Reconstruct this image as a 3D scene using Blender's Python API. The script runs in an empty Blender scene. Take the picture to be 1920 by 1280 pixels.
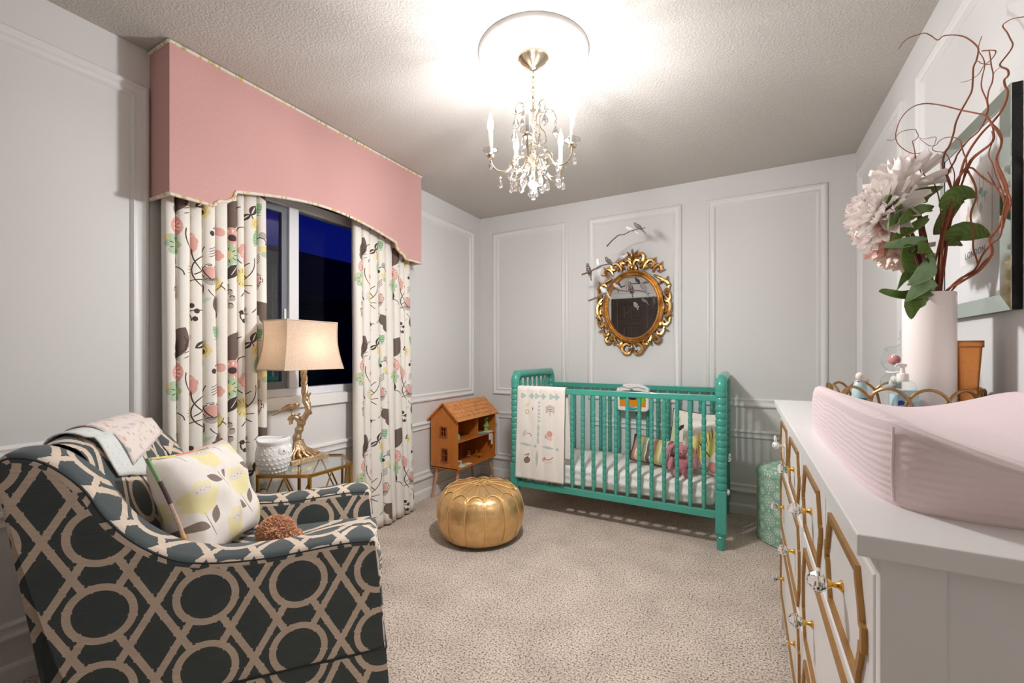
import bpy, math, random
from math import sin, cos, pi, radians, sqrt, atan2, hypot
from mathutils import Vector, Matrix, noise
SC = bpy.context.scene
COL = SC.collection
RND = random.Random(7)

# ---------------------------------------------------------------- camera
CAM = (2.248, -3.5, 1.148)
YAW = 0.4978
FPX = 807.0
HOR = 662.4
cd = bpy.data.cameras.new('camera')
cd.sensor_width = 36.0
cd.lens = FPX / 1920 * 36
cd.shift_y = (HOR - 640) / 1920
cd.clip_start = 0.02
cam = bpy.data.objects.new('camera', cd)
cam.location = CAM
cam.rotation_euler = (pi / 2, 0, YAW)
COL.objects.link(cam)
SC.camera = cam

# ---------------------------------------------------------------- world, lights, exposure
def srgb(r, g, b):
    def f(c):
        c /= 255.0
        return c / 12.92 if c <= 0.04045 else ((c + 0.055) / 1.055) ** 2.4
    return (f(r), f(g), f(b), 1.0)

w = bpy.data.worlds.new('dusk_sky')
SC.world = w
w.use_nodes = True
wn = w.node_tree
bg = wn.nodes['Background']
tc = wn.nodes.new('ShaderNodeTexCoord')
sep = wn.nodes.new('ShaderNodeSeparateXYZ')
rmp = wn.nodes.new('ShaderNodeValToRGB')
rmp.color_ramp.elements[0].position = 0.0
rmp.color_ramp.elements[0].color = srgb(24, 40, 150)
rmp.color_ramp.elements[1].position = 0.5
rmp.color_ramp.elements[1].color = srgb(6, 10, 110)
wn.links.new(tc.outputs['Generated'], sep.inputs[0])
wn.links.new(sep.outputs[2], rmp.inputs[0])
wn.links.new(rmp.outputs[0], bg.inputs[0])
bg.inputs[1].default_value = 0.5

def lamp(name, kind, loc, energy, color, size=0.05, rot=None, sizey=None):
    d = bpy.data.lights.new(name, kind)
    d.energy = energy
    d.color = color
    if kind == 'AREA':
        d.size = size
        if sizey:
            d.shape = 'RECTANGLE'; d.size_y = sizey
    else:
        d.shadow_soft_size = size
    o = bpy.data.objects.new(name, d)
    o.location = loc
    if rot: o.rotation_euler = rot
    COL.objects.link(o)
    return o

WARM = (1.0, 0.80, 0.60)
NEUT = (.975, .975, 1.0)
CH = (1.44, -1.82)                      # chandelier axis
CANDLES = [(183, .185), (260, .185), (327, .185), (44, .185), (113, .185)]
def ch_pt(ang, r):                      # angle in the camera's own lateral/depth frame -> world
    a = radians(ang)
    l, d = r * cos(a), r * sin(a)
    return (CH[0] + l * cos(YAW) - d * sin(YAW), CH[1] + l * sin(YAW) + d * cos(YAW))
for k, (a, r) in enumerate(CANDLES):
    x, y = ch_pt(a, r)
    lamp('candle_light', 'POINT', (x, y, 2.125), 3.2, NEUT, .02)
lamp('added_hub_fill', 'POINT', (CH[0], CH[1], 1.875), 84.0, NEUT, .06)  # added fill, no bulb here: carries most of the candles' light, sparing the ceiling
lamp('table_lamp_light', 'POINT', (.205, -2.03, 1.17), .65, WARM, .03)

vs = SC.view_settings
SC.display_settings.display_device = 'sRGB'
vs.view_transform = 'Standard'
vs.look = 'None'
vs.exposure = 0.37
vs.gamma = 1.0
vs.use_curve_mapping = False
SC.cycles.max_bounces = 10
SC.cycles.diffuse_bounces = 5
SC.cycles.transparent_max_bounces = 12
SC.cycles.use_denoising = True
SC.cycles.caustics_reflective = False
SC.cycles.caustics_refractive = False
SC.cycles.sample_clamp_indirect = 4.0

# ---------------------------------------------------------------- helpers
def px(u, v, D):
    """a point seen at pixel (u, v) at depth D metres along the view axis"""
    l = (u - 960) / FPX * D
    return Vector((CAM[0] - sin(YAW) * D + cos(YAW) * l, CAM[1] + cos(YAW) * D + sin(YAW) * l, CAM[2] - (v - HOR) / FPX * D))

class MB:
    def __init__(s):
        s.v = []; s.f = []; s.uv = []; s.mi = []
        s.cur = 0
    def face(s, idx, uv=None):
        s.f.append(tuple(idx)); s.uv.append(uv); s.mi.append(s.cur)
    def add(s, verts):
        b = len(s.v); s.v.extend([tuple(p) for p in verts]); return b
    def box(s, a, b, M=None):
        x0, y0, z0 = a; x1, y1, z1 = b
        vs_ = [(x0,y0,z0),(x1,y0,z0),(x1,y1,z0),(x0,y1,z0),(x0,y0,z1),(x1,y0,z1),(x1,y1,z1),(x0,y1,z1)]
        if M: vs_ = [M @ Vector(p) for p in vs_]
        i = s.add(vs_)
        L = [abs(x1-x0), abs(y1-y0), abs(z1-z0)]
        for f, (p, q) in (((0,3,2,1),(1,0)), ((4,5,6,7),(0,1)), ((0,1,5,4),(0,2)), ((1,2,6,5),(1,2)), ((2,3,7,6),(0,2)), ((3,0,4,7),(1,2))):
            s.face([i+k for k in f], [(0,0),(L[p],0),(L[p],L[q]),(0,L[q])])
        return s
    def grid(s, fn, nu, nv, closeu=False, closev=False, uvfn=None, flip=False):
        W = nu if closeu else nu + 1
        H = nv if closev else nv + 1
        b = len(s.v)
        for j in range(H):
            for i in range(W):
                s.v.append(tuple(fn(i / nu, j / nv)))
        for j in range(nv):
            for i in range(nu):
                a = b + j * W + i
                c = b + j * W + (i + 1) % W
                d = b + ((j + 1) % H) * W + (i + 1) % W
                e = b + ((j + 1) % H) * W + i
                g = uvfn or (lambda p, q: (p, q))
                uv = [g(i/nu, j/nv), g((i+1)/nu, j/nv), g((i+1)/nu, (j+1)/nv), g(i/nu, (j+1)/nv)]
                if flip: s.face([e, d, c, a], uv[::-1])
                else: s.face([a, c, d, e], uv)
        return s
    def lathe(s, prof, c=(0, 0, 0), n=24, M=None, cap=True, uvs=1.0):
        """prof: (r, z) from bottom to top"""
        base = len(s.v)
        for r, z in prof:
            for i in range(n):
                a = 2 * pi * i / n
                p = Vector((r * cos(a), r * sin(a), z))
                if M: p = M @ p
                s.v.append((p.x + c[0], p.y + c[1], p.z + c[2]))
        R = max(r for r, z in prof)
        L = 0
        for j in range(len(prof) - 1):
            dl = hypot(prof[j+1][0]-prof[j][0], prof[j+1][1]-prof[j][1])
            for i in range(n):
                a = base + j * n + i; b = base + j * n + (i + 1) % n
                u0, u1 = 2*pi*R*i/n, 2*pi*R*(i+1)/n
                s.face([a, b, b + n, a + n], [(u0, L), (u1, L), (u1, L+dl), (u0, L+dl)])
            L += dl
        if cap:
            if prof[0][0] > 1e-5: s.face([base + i for i in range(n)][::-1], [(s.v[base+i][0], s.v[base+i][1]) for i in range(n)][::-1])
            k = base + (len(prof) - 1) * n
            if prof[-1][0] > 1e-5: s.face([k + i for i in range(n)], [(s.v[k+i][0], s.v[k+i][1]) for i in range(n)])
        return s
    def tube(s, pts, rad, n=8, closed=False, cap=True, flat=1.0, uplock=None):
        pts = [Vector(p) for p in pts]
        N = len(pts)
        if not hasattr(rad, '__len__'): rad = [rad] * N
        base = len(s.v)
        up = None
        L = 0; Ls = []
        for i, p in enumerate(pts):
            if i: L += (p - pts[i-1]).length
            Ls.append(L)
        for i in range(N):
            a = pts[(i - 1) % N] if (closed or i > 0) else pts[i]
            b = pts[(i + 1) % N] if (closed or i < N - 1) else pts[i]
            t = (b - a)
            t = t.normalized() if t.length > 1e-9 else Vector((0, 0, 1))
            if uplock is not None: up = Vector(uplock)
            elif up is None:
                up = Vector((0, 0, 1)) if abs(t.z) < .9 else Vector((1, 0, 0))
            x = up - t * up.dot(t)
            x = x.normalized() if x.length > 1e-6 else t.orthogonal().normalized()
            up = x
            y = t.cross(x)
            for k in range(n):
                an = 2 * pi * k / n
                q = pts[i] + (x * cos(an) * flat + y * sin(an)) * rad[i]
                s.v.append(tuple(q))
        M_ = N if closed else N - 1
        for i in range(M_):
            for k in range(n):
                a = base + i * n + k; b = base + i * n + (k + 1) % n
                i2 = (i + 1) % N
                c = base + i2 * n + (k + 1) % n; d = base + i2 * n + k
                r0 = 2*pi*rad[i]
                s.face([a, b, c, d], [(Ls[i], r0*k/n), (Ls[i], r0*(k+1)/n), (Ls[min(i+1,N-1)], r0*(k+1)/n), (Ls[min(i+1,N-1)], r0*k/n)])
        if cap and not closed:
            s.face([base + k for k in range(n)][::-1])
            k0 = base + (N - 1) * n
            s.face([k0 + k for k in range(n)])
        return s
    def prism(s, poly, a, b, fn=None, closed=True):
        """poly (p, q) extruded from a to b; fn(p, q, t) -> point"""
        fn = fn or (lambda p, q, t: (p, q, t))
        n = len(poly)
        i0 = s.add([fn(p, q, a) for p, q in poly]); i1 = s.add([fn(p, q, b) for p, q in poly])
        L = 0
        for k in range(n):
            m = (k + 1) % n
            dl = hypot(poly[m][0]-poly[k][0], poly[m][1]-poly[k][1])
            s.face([i0+k, i0+m, i1+m, i1+k], [(L, a), (L+dl, a), (L+dl, b), (L, b)])
            L += dl
        s.face([i0 + k for k in range(n)][::-1], list(poly)[::-1])
        s.face([i1 + k for k in range(n)], list(poly))
        return s
    def ball(s, c, r, nu=16, nv=10, M=None):
        rx, ry, rz = (r, r, r) if not hasattr(r, '__len__') else r
        prof = []
        base = len(s.v)
        for j in range(nv + 1):
            ph = -pi / 2 + pi * j / nv
            for i in range(nu):
                a = 2 * pi * i / nu
                p = Vector((rx * cos(ph) * cos(a), ry * cos(ph) * sin(a), rz * sin(ph)))
                if M: p = M @ p
                s.v.append((p.x + c[0], p.y + c[1], p.z + c[2]))
        for j in range(nv):
            for i in range(nu):
                a = base + j*nu + i; b = base + j*nu + (i+1) % nu
                s.face([a, b, b+nu, a+nu], [(i/nu, j/nv), ((i+1)/nu, j/nv), ((i+1)/nu, (j+1)/nv), (i/nu, (j+1)/nv)])
        return s

def mesh(name, mb, mats, smooth=True, bevel=0, seg=2, weld=False, angle=40):
    me = bpy.data.meshes.new(name)
    me.from_pydata(mb.v, [], mb.f)
    if any(u is not None for u in mb.uv):
        ul = me.uv_layers.new(name='UVMap')
        k = 0
        data = []
        for f, u in zip(mb.f, mb.uv):
            if u is None: data.extend([0.0] * (2 * len(f)))
            else:
                for q in u: data.extend((q[0], q[1]))
        ul.data.foreach_set('uv', data)
    mats = mats if isinstance(mats, (list, tuple)) else [mats]
    for m in mats: me.materials.append(m)
    if len(mats) > 1: me.polygons.foreach_set('material_index', mb.mi)
    if smooth:
        me.polygons.foreach_set('use_smooth', [True] * len(me.polygons))
        try: me.set_sharp_from_angle(angle=radians(angle))
        except Exception: pass
    me.update()
    return me

def obj(name, mb, mats, parent=None, smooth=True, bevel=0, seg=2, angle=40, loc=None, rot=None, sub=0):
    me = mb if isinstance(mb, bpy.types.Mesh) else mesh(name, mb, mats, smooth, angle=angle)
    o = bpy.data.objects.new(name, me)
    COL.objects.link(o)
    if parent: o.parent = parent
    if loc: o.location = loc
    if rot: o.rotation_euler = rot
    if bevel:
        b = o.modifiers.new('bevel', 'BEVEL'); b.width = bevel; b.segments = seg; b.limit_method = 'ANGLE'; b.angle_limit = radians(35)
        b.harden_normals = False
    if sub:
        m = o.modifiers.new('sub', 'SUBSURF'); m.levels = sub; m.render_levels = sub
    return o

def tag(o, label, cat, group=None, kind=None):
    o['label'] = label; o['category'] = cat
    if group: o['group'] = group
    if kind: o['kind'] = kind
    return o
def thing(name, label, cat, loc=(0, 0, 0), rotz=0, group=None):
    o = bpy.data.objects.new(name, None)
    o.empty_display_size = .05
    COL.objects.link(o); o.location = loc; o.rotation_euler = (0, 0, rotz)
    return tag(o, label, cat, group)
def struct(name, mb, m, parent=None, smooth=False, bevel=0, **k):
    o = obj(name, mb, m, parent, smooth=smooth, bevel=bevel, **k)
    if not parent: o['kind'] = 'structure'
    return o
def copy_tree(o, parent=None):
    c = o.copy(); COL.objects.link(c); c.parent = parent
    for ch in list(o.children): copy_tree(ch, c)
    return c
def spline(pts, n=6, closed=False):
    """Catmull-Rom through pts"""
    P = [Vector(p) for p in pts]; N = len(P); out = []
    rng = range(N) if closed else range(N - 1)
    for i in rng:
        if closed: p0, p1, p2, p3 = P[(i-1) % N], P[i], P[(i+1) % N], P[(i+2) % N]
        else: p0, p1, p2, p3 = P[max(i-1, 0)], P[i], P[i+1], P[min(i+2, N-1)]
        for k in range(n):
            t = k / n
            out.append(.5 * ((2*p1) + (p2-p0)*t + (2*p0-5*p1+4*p2-p3)*t*t + (3*p1-p0-3*p2+p3)*t**3))
    if not closed: out.append(P[-1])
    return out
def taper(n, r0, r1): return [r0 + (r1 - r0) * i / (n - 1) for i in range(n)]
def rotm(axis, ang): return Matrix.Rotation(ang, 3, axis)

# ---------------------------------------------------------------- materials
def newmat(name):
    m = bpy.data.materials.new(name); m.use_nodes = True
    nt = m.node_tree
    return m, nt, nt.nodes['Principled BSDF']
def mat(name, col, rough=.5, metal=0.0, bump=0, bscale=100, var=0, vscale=20, coord='Object', spec=.5, sheen=0, coat=0, emit=None, es=0, trans=0, ior=1.45, stretch=None, sub=0):
    m, nt, P = newmat(name)
    c = col if len(col) == 4 else srgb(*col)
    P.inputs['Base Color'].default_value = c
    P.inputs['Roughness'].default_value = rough
    P.inputs['Metallic'].default_value = metal
    P.inputs['Specular IOR Level'].default_value = spec
    P.inputs['IOR'].default_value = ior
    if sheen: P.inputs['Sheen Weight'].default_value = sheen
    if coat: P.inputs['Coat Weight'].default_value = coat
    if trans: P.inputs['Transmission Weight'].default_value = trans
    if sub: P.inputs['Subsurface Weight'].default_value = sub; P.inputs['Subsurface Radius'].default_value = (.02,.01,.01); P.inputs['Subsurface Scale'].default_value=.3
    if emit: P.inputs['Emission Color'].default_value = srgb(*emit); P.inputs['Emission Strength'].default_value = es
    if bump or var:
        t = nt.nodes.new('ShaderNodeTexCoord')
        src = t.outputs[coord]
        if stretch:
            mp = nt.nodes.new('ShaderNodeMapping'); mp.inputs['Scale'].default_value = stretch
            nt.links.new(src, mp.inputs[0]); src = mp.outputs[0]
    if bump:
        n = nt.nodes.new('ShaderNodeTexNoise'); n.inputs['Scale'].default_value = bscale; n.inputs['Detail'].default_value = 3
        b = nt.nodes.new('ShaderNodeBump'); b.inputs['Strength'].default_value = min(1, bump); b.inputs['Distance'].default_value = .3 / bscale
        nt.links.new(src, n.inputs['Vector']); nt.links.new(n.outputs[0], b.inputs['Height']); nt.links.new(b.outputs[0], P.inputs['Normal'])
    if var:
        n = nt.nodes.new('ShaderNodeTexNoise'); n.inputs['Scale'].default_value = vscale; n.inputs['Detail'].default_value = 4
        r = nt.nodes.new('ShaderNodeMapRange'); r.inputs[1].default_value = .3; r.inputs[2].default_value = .7
        r.inputs[3].default_value = 1 - var; r.inputs[4].default_value = 1 + var
        mx = nt.nodes.new('ShaderNodeVectorMath'); mx.operation = 'SCALE'; mx.inputs[0].default_value = c[:3]
        nt.links.new(src, n.inputs['Vector']); nt.links.new(n.outputs[0], r.inputs[0]); nt.links.new(r.outputs[0], mx.inputs['Scale'])
        nt.links.new(mx.outputs[0], P.inputs['Base Color'])
    return m

class Pat:
    """node program: flat printed motifs over a tiled uv square (all in metres)"""
    def __init__(s, name, base, tile=None, rough=.8, uv='UV', warp=0):
        s.m, s.nt, s.P = newmat(name)
        s.P.inputs['Roughness'].default_value = rough
        s.P.inputs['Specular IOR Level'].default_value = .3
        t = s.nt.nodes.new('ShaderNodeTexCoord')
        s.raw = t.outputs[uv]
        s.src = s.raw
        if warp:
            n = s.nt.nodes.new('ShaderNodeTexNoise'); n.inputs['Scale'].default_value = 25
            s.nt.links.new(s.raw, n.inputs['Vector'])
            a = s.vm('SUBTRACT', n.outputs['Color'], (.5, .5, .5)); a2 = s.vm('SCALE', a, None, warp)
            s.src = s.vm('ADD', s.raw, a2)
        if tile:
            a = s.vm('DIVIDE', s.src, (tile[0], tile[1], 1))
            b = s.vm('FRACTION', a)
            c = s.vm('MULTIPLY', b, (tile[0], tile[1], 0))
            s.src = c
        else:
            s.src = s.vm('MULTIPLY', s.src, (1, 1, 0))
        s.col = None
        s.base = srgb(*base)
    def vm(s, op, a, b=None, sc=None):
        n = s.nt.nodes.new('ShaderNodeVectorMath'); n.operation = op
        for i, q in enumerate((a, b)):
            if q is None: continue
            if isinstance(q, (tuple, list)): n.inputs[i].default_value = q[:3]
            else: s.nt.links.new(q, n.inputs[i])
        if sc is not None:
            if isinstance(sc, (int, float)): n.inputs['Scale'].default_value = sc
            else: s.nt.links.new(sc, n.inputs['Scale'])
        return n.outputs['Value'] if op in ('LENGTH', 'DOT_PRODUCT', 'DISTANCE') else n.outputs[0]
    def ma(s, op, a, b=0, c=0):
        n = s.nt.nodes.new('ShaderNodeMath'); n.operation = op
        for i, q in enumerate((a, b, c)):
            if isinstance(q, (int, float)): n.inputs[i].default_value = q
            else: s.nt.links.new(q, n.inputs[i])
        return n.outputs[0]
    def loc(s, cx, cy, rx, ry, ang):
        mp = s.nt.nodes.new('ShaderNodeMapping'); mp.vector_type = 'TEXTURE'
        mp.inputs['Location'].default_value = (cx, cy, 0); mp.inputs['Rotation'].default_value = (0, 0, radians(ang)); mp.inputs['Scale'].default_value = (rx, ry, 1)
        s.nt.links.new(s.src, mp.inputs[0])
        return mp.outputs[0]
    def m_ell(s, cx, cy, rx, ry, ang=0):
        return s.ma('LESS_THAN', s.vm('LENGTH', s.loc(cx, cy, rx, ry, ang)), 1.0)
    def m_ring(s, cx, cy, R, wd, arc=None, ry=None):
        """ring, arc=(centre angle, half angle) in degrees"""
        q = s.loc(cx, cy, R, ry or R, arc[0] if arc else 0)
        m = s.ma('COMPARE', s.vm('LENGTH', q), 1.0, wd / R)
        if arc:
            d = s.vm('DOT_PRODUCT', q, (1, 0, 0))
            m = s.ma('MULTIPLY', m, s.ma('GREATER_THAN', d, cos(radians(arc[1]))))
        return m
    def m_leaf(s, cx, cy, L, W, ang):
        """pointed leaf = two circles crossing: |y| < W(1-x^2)"""
        q = s.loc(cx, cy, L, W, ang)
        sx = s.nt.nodes.new('ShaderNodeSeparateXYZ'); s.nt.links.new(q, sx.inputs[0])
        a = s.ma('ABSOLUTE', sx.outputs[1]); b = s.ma('MULTIPLY_ADD', sx.outputs[0], sx.outputs[0], a)
        return s.ma('LESS_THAN', b, 1.0)
    def m_spokes(s, cx, cy, r0, r1, k, duty=.25, ph=0):
        q = s.loc(cx, cy, 1, 1, 0)
        sx = s.nt.nodes.new('ShaderNodeSeparateXYZ'); s.nt.links.new(q, sx.inputs[0])
        an = s.ma('ARCTAN2', sx.outputs[1], sx.outputs[0])
        f = s.ma('FRACT', s.ma('MULTIPLY_ADD', an, k / (2*pi), ph))
        a = s.ma('LESS_THAN', f, duty)
        b = s.ma('COMPARE', s.vm('LENGTH', q), (r0+r1)/2, (r1-r0)/2)
        return s.ma('MULTIPLY', a, b)
    def m_flower(s, cx, cy, R, k, amp):
        q = s.loc(cx, cy, 1, 1, 0)
        sx = s.nt.nodes.new('ShaderNodeSeparateXYZ'); s.nt.links.new(q, sx.inputs[0])
        an = s.ma('ARCTAN2', sx.outputs[1], sx.outputs[0])
        w_ = s.ma('ABSOLUTE', s.ma('COSINE', s.ma('MULTIPLY', an, k / 2)))
        rr = s.ma('MULTIPLY_ADD', w_, R * amp, R * (1 - amp))
        return s.ma('LESS_THAN', s.vm('LENGTH', q), rr)
    def put(s, mask, col, op=1.0):
        n = s.nt.nodes.new('ShaderNodeMix'); n.data_type = 'RGBA'
        if op < 1: mask = s.ma('MULTIPLY', mask, op)
        s.nt.links.new(mask, n.inputs[0])
        if s.col is None: n.inputs[6].default_value = s.base
        else: s.nt.links.new(s.col, n.inputs[6])
        if isinstance(col, tuple): n.inputs[7].default_value = srgb(*col)
        else: s.nt.links.new(col, n.inputs[7])
        s.col = n.outputs[2]
        # keeps the long node chain in order: the next motif waits for this one
        q = s.nt.nodes.new('ShaderNodeVectorMath'); q.operation = 'MULTIPLY_ADD'
        s.nt.links.new(s.col, q.inputs[0]); q.inputs[1].default_value = (1e-7, 1e-7, 0); s.nt.links.new(s.src, q.inputs[2])
        s.src = q.outputs[0]
    def noise(s, scale, lo, hi, vec=None, stretch=None, det=3):
        n = s.nt.nodes.new('ShaderNodeTexNoise'); n.inputs['Scale'].default_value = scale; n.inputs['Detail'].default_value = det
        v = vec or s.raw
        if stretch: v = s.vm('MULTIPLY', v, stretch)
        s.nt.links.new(v, n.inputs['Vector'])
        r = s.nt.nodes.new('ShaderNodeMapRange'); r.inputs[1].default_value = .3; r.inputs[2].default_value = .7; r.inputs[3].default_value = lo; r.inputs[4].default_value = hi
        s.nt.links.new(n.outputs[0], r.inputs[0])
        return r.outputs[0]
    def done(s, weave=0, wscale=300, bump=0, shade=None):
        out = s.col
        if out is None:
            rgb = s.nt.nodes.new('ShaderNodeRGB'); rgb.outputs[0].default_value = s.base; out = rgb.outputs[0]
        if weave:
            out = s.vm('SCALE', out, None, s.noise(wscale, 1 - weave, 1 + weave, stretch=(1, .12, 1)))
        s.nt.links.new(out, s.P.inputs['Base Color'])
        if bump:
            n = s.nt.nodes.new('ShaderNodeTexNoise'); n.inputs['Scale'].default_value = wscale
            b = s.nt.nodes.new('ShaderNodeBump'); b.inputs['Strength'].default_value = bump; b.inputs['Distance'].default_value = .001
            s.nt.links.new(s.raw, n.inputs['Vector']); s.nt.links.new(n.outputs[0], b.inputs['Height']); s.nt.links.new(b.outputs[0], s.P.inputs['Normal'])
        return s.m

M = {}
M['wall'] = mat('wall_paint', (222, 220, 217), .6, bump=.06, bscale=60)
M['trim'] = mat('trim_paint', (230, 228, 225), .4)
M['white'] = mat('white_paint', (224, 221, 218), .35)
M['gold'] = mat('antique_gold', (190, 148, 90), .30, 1.0, bump=.3, bscale=60, var=.25, vscale=30)
M['brass'] = mat('brass', (190, 142, 70), .3, 1.0)
M['brassbright'] = mat('bright_brass', (240, 180, 80), .2, 1.0)
M['nickel'] = mat('champagne_nickel', (215, 200, 175), .2, 1.0)
M['champ'] = mat('champagne_leaf', (214, 186, 150), .34, 1.0, bump=.8, bscale=90, var=.2, vscale=40)
M['teal'] = mat('teal_enamel', (70, 160, 142), .28, coat=.3)
M['black'] = mat('black_lacquer', (8, 8, 8), .25)
M['darkwood'] = mat('dark_wood', (66, 52, 46), .35, bump=.1, bscale=40, stretch=(1, 1, .1))
M['glass'] = mat('clear_glass', (255, 255, 255), .0, trans=1.0, ior=1.5)
M['crystal'] = mat('crystal', (255, 255, 255), .0, trans=1.0, ior=1.6)
M['mirror'] = mat('silvered_mirror', (235, 238, 236), .01, 1.0)
M['birch'] = mat('pale_wood', (205, 150, 110), .5, var=.12, vscale=8, stretch=(4, 4, .6))
M['ceramic'] = mat('white_ceramic', (236, 232, 228), .3)
# ================================================================ ROOM
W_, H_, YF = 2.87, 2.44, -4.0
# carpet
def carpet_mat():
    m, nt, P = newmat('carpet_pile')
    P.inputs['Roughness'].default_value = 1; P.inputs['Specular IOR Level'].default_value = .1
    t = nt.nodes.new('ShaderNodeTexCoord')
    n1 = nt.nodes.new('ShaderNodeTexNoise'); n1.inputs['Scale'].default_value = 135; n1.inputs['Detail'].default_value = 3; n1.inputs['Roughness'].default_value = .65
    n2 = nt.nodes.new('ShaderNodeTexNoise'); n2.inputs['Scale'].default_value = 5; n2.inputs['Detail'].default_value = 3
    r = nt.nodes.new('ShaderNodeValToRGB')
    e = r.color_ramp.elements
    e[0].position = .36; e[0].color = srgb(98, 83, 73)
    e[1].position = .55; e[1].color = srgb(222, 207, 193)
    q = e.new(.45); q.color = srgb(188, 170, 155)
    mr = nt.nodes.new('ShaderNodeMapRange'); mr.inputs[1].default_value = .3; mr.inputs[2].default_value = .7; mr.inputs[3].default_value = .88; mr.inputs[4].default_value = 1.1
    sc = nt.nodes.new('ShaderNodeVectorMath'); sc.operation = 'SCALE'
    b = nt.nodes.new('ShaderNodeBump'); b.inputs['Strength'].default_value = 1; b.inputs['Distance'].default_value = .004
    L = nt.links.new
    L(t.outputs['Object'], n1.inputs['Vector']); L(t.outputs['Object'], n2.inputs['Vector'])
    L(n1.outputs[0], r.inputs[0]); L(n2.outputs[0], mr.inputs[0]); L(r.outputs[0], sc.inputs[0]); L(mr.outputs[0], sc.inputs['Scale'])
    L(sc.outputs[0], P.inputs['Base Color']); L(n1.outputs[0], b.inputs['Height']); L(b.outputs[0], P.inputs['Normal'])
    return m
def stucco_mat():
    m, nt, P = newmat('stucco_ceiling')
    P.inputs['Roughness'].default_value = .9; P.inputs['Specular IOR Level'].default_value = .15
    P.inputs['Base Color'].default_value = srgb(198, 192, 185)
    t = nt.nodes.new('ShaderNodeTexCoord')
    n1 = nt.nodes.new('ShaderNodeTexNoise'); n1.inputs['Scale'].default_value = 105; n1.inputs['Detail'].default_value = 2
    r = nt.nodes.new('ShaderNodeMapRange'); r.inputs[1].default_value = .42; r.inputs[2].default_value = .6
    b = nt.nodes.new('ShaderNodeBump'); b.inputs['Strength'].default_value = .4; b.inputs['Distance'].default_value = .004
    L = nt.links.new
    L(t.outputs['Object'], n1.inputs['Vector']); L(n1.outputs[0], r.inputs[0]); L(r.outputs[0], b.inputs['Height']); L(b.outputs[0], P.inputs['Normal'])
    return m
M['carpet'] = carpet_mat(); M['stucco'] = stucco_mat()
struct('floor', MB().box((-.12, YF-.1, -.1), (W_+.12, .12, 0)), M['carpet'])
struct('ceiling', MB().box((-.12, YF-.1, H_), (W_+.12, .12, H_+.1)), M['stucco'])
struct('wall_back', MB().box((-.12, 0, 0), (W_+.12, .12, H_)), M['wall'])
struct('wall_right', MB().box((W_, YF, 0), (W_+.12, 0, H_)), M['wall'])
struct('wall_front', MB().box((-.12, YF-.12, 0), (W_+.12, YF, H_)), M['wall'])
# left wall with the window opening
WY0, WY1, WZ0, WZ1 = -2.36, -1.32, .905, 2.03
b = MB()
b.box((-.12, YF, 0), (0, WY0, H_)); b.box((-.12, WY1, 0), (0, 0, H_))
b.box((-.12, WY0, 0), (0, WY1, WZ0)); b.box((-.12, WY0, WZ1), (0, WY1, H_))
struct('wall_left', b, M['wall'])
# baseboards
BB = [(0, 0), (.016, 0), (.016, .058), (.012, .066), (.006, .07), (0, .072)]
def base_run(name, a, c, nrm):
    mb = MB()
    d = Vector(c) - Vector(a)
    mb.prism(BB, 0, 1, lambda p, q, t: tuple(Vector(a) + d * t + Vector(nrm) * p + Vector((0, 0, q))))
    struct(name, mb, M['trim'])
base_run('baseboard_back', (0, 0, 0), (W_, 0, 0), (0, -1, 0))
base_run('baseboard_left', (0, YF, 0), (0, 0, 0), (1, 0, 0))
base_run('baseboard_right', (W_, YF, 0), (W_, 0, 0), (-1, 0, 0))
base_run('baseboard_front', (1.5, YF, 0), (W_, YF, 0), (0, 1, 0))
# applied mouldings
PROF = [(0, 0), (0, .010), (.005, .016), (.016, .018), (.022, .013), (.027, .008), (.043, .008), (.047, .012), (.053, .013), (.058, .008), (.062, .004), (.064, 0)]
def frame_mb(x0, z0, x1, z1, put, prof=PROF):
    mb = MB(); n = len(prof)
    for (d, h) in prof:
        mb.add([put(x0+d, z0+d, h), put(x1-d, z0+d, h), put(x1-d, z1-d, h), put(x0+d, z1-d, h)])
    for j in range(n-1):
        for k in range(4):
            a = j*4+k; b_ = j*4+(k+1) % 4
            mb.face([a, b_, b_+4, a+4])
    return mb
tn = [0]
def moulding(wall, u0, z0, u1, z1):
    put = {'b': lambda u, z, h: (u, -h, z), 'l': lambda u, z, h: (h, u, z), 'r': lambda u, z, h: (W_-h, u, z), 'f': lambda u, z, h: (u, YF+h, z)}[wall]
    tn[0] += 1
    return struct('trim_%d' % tn[0], frame_mb(u0, z0, u1, z1, put), M['trim'], smooth=True, angle=50)
ZU0, ZU1, ZL0, ZL1 = .765, 2.28, .152, .605
for a, c in ((.144, .9), (1.079, 1.818), (1.989, 2.724)):
    moulding('b', a, ZU0, c, ZU1); moulding('b', a, ZL0, c, ZL1)
for a, c in ((-1.15, -.128), (-3.9, -2.625)):
    moulding('l', a, ZU0, c, ZU1); moulding('l', a, ZL0, c, ZL1)
moulding('l', -2.5, ZL0, -1.27, ZL1)
for a, c in ((-.97, -.12), (-3.0, -1.165)):
    moulding('r', a, ZU0, c, ZU1); moulding('r', a, ZL0, c, ZL1)

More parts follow.
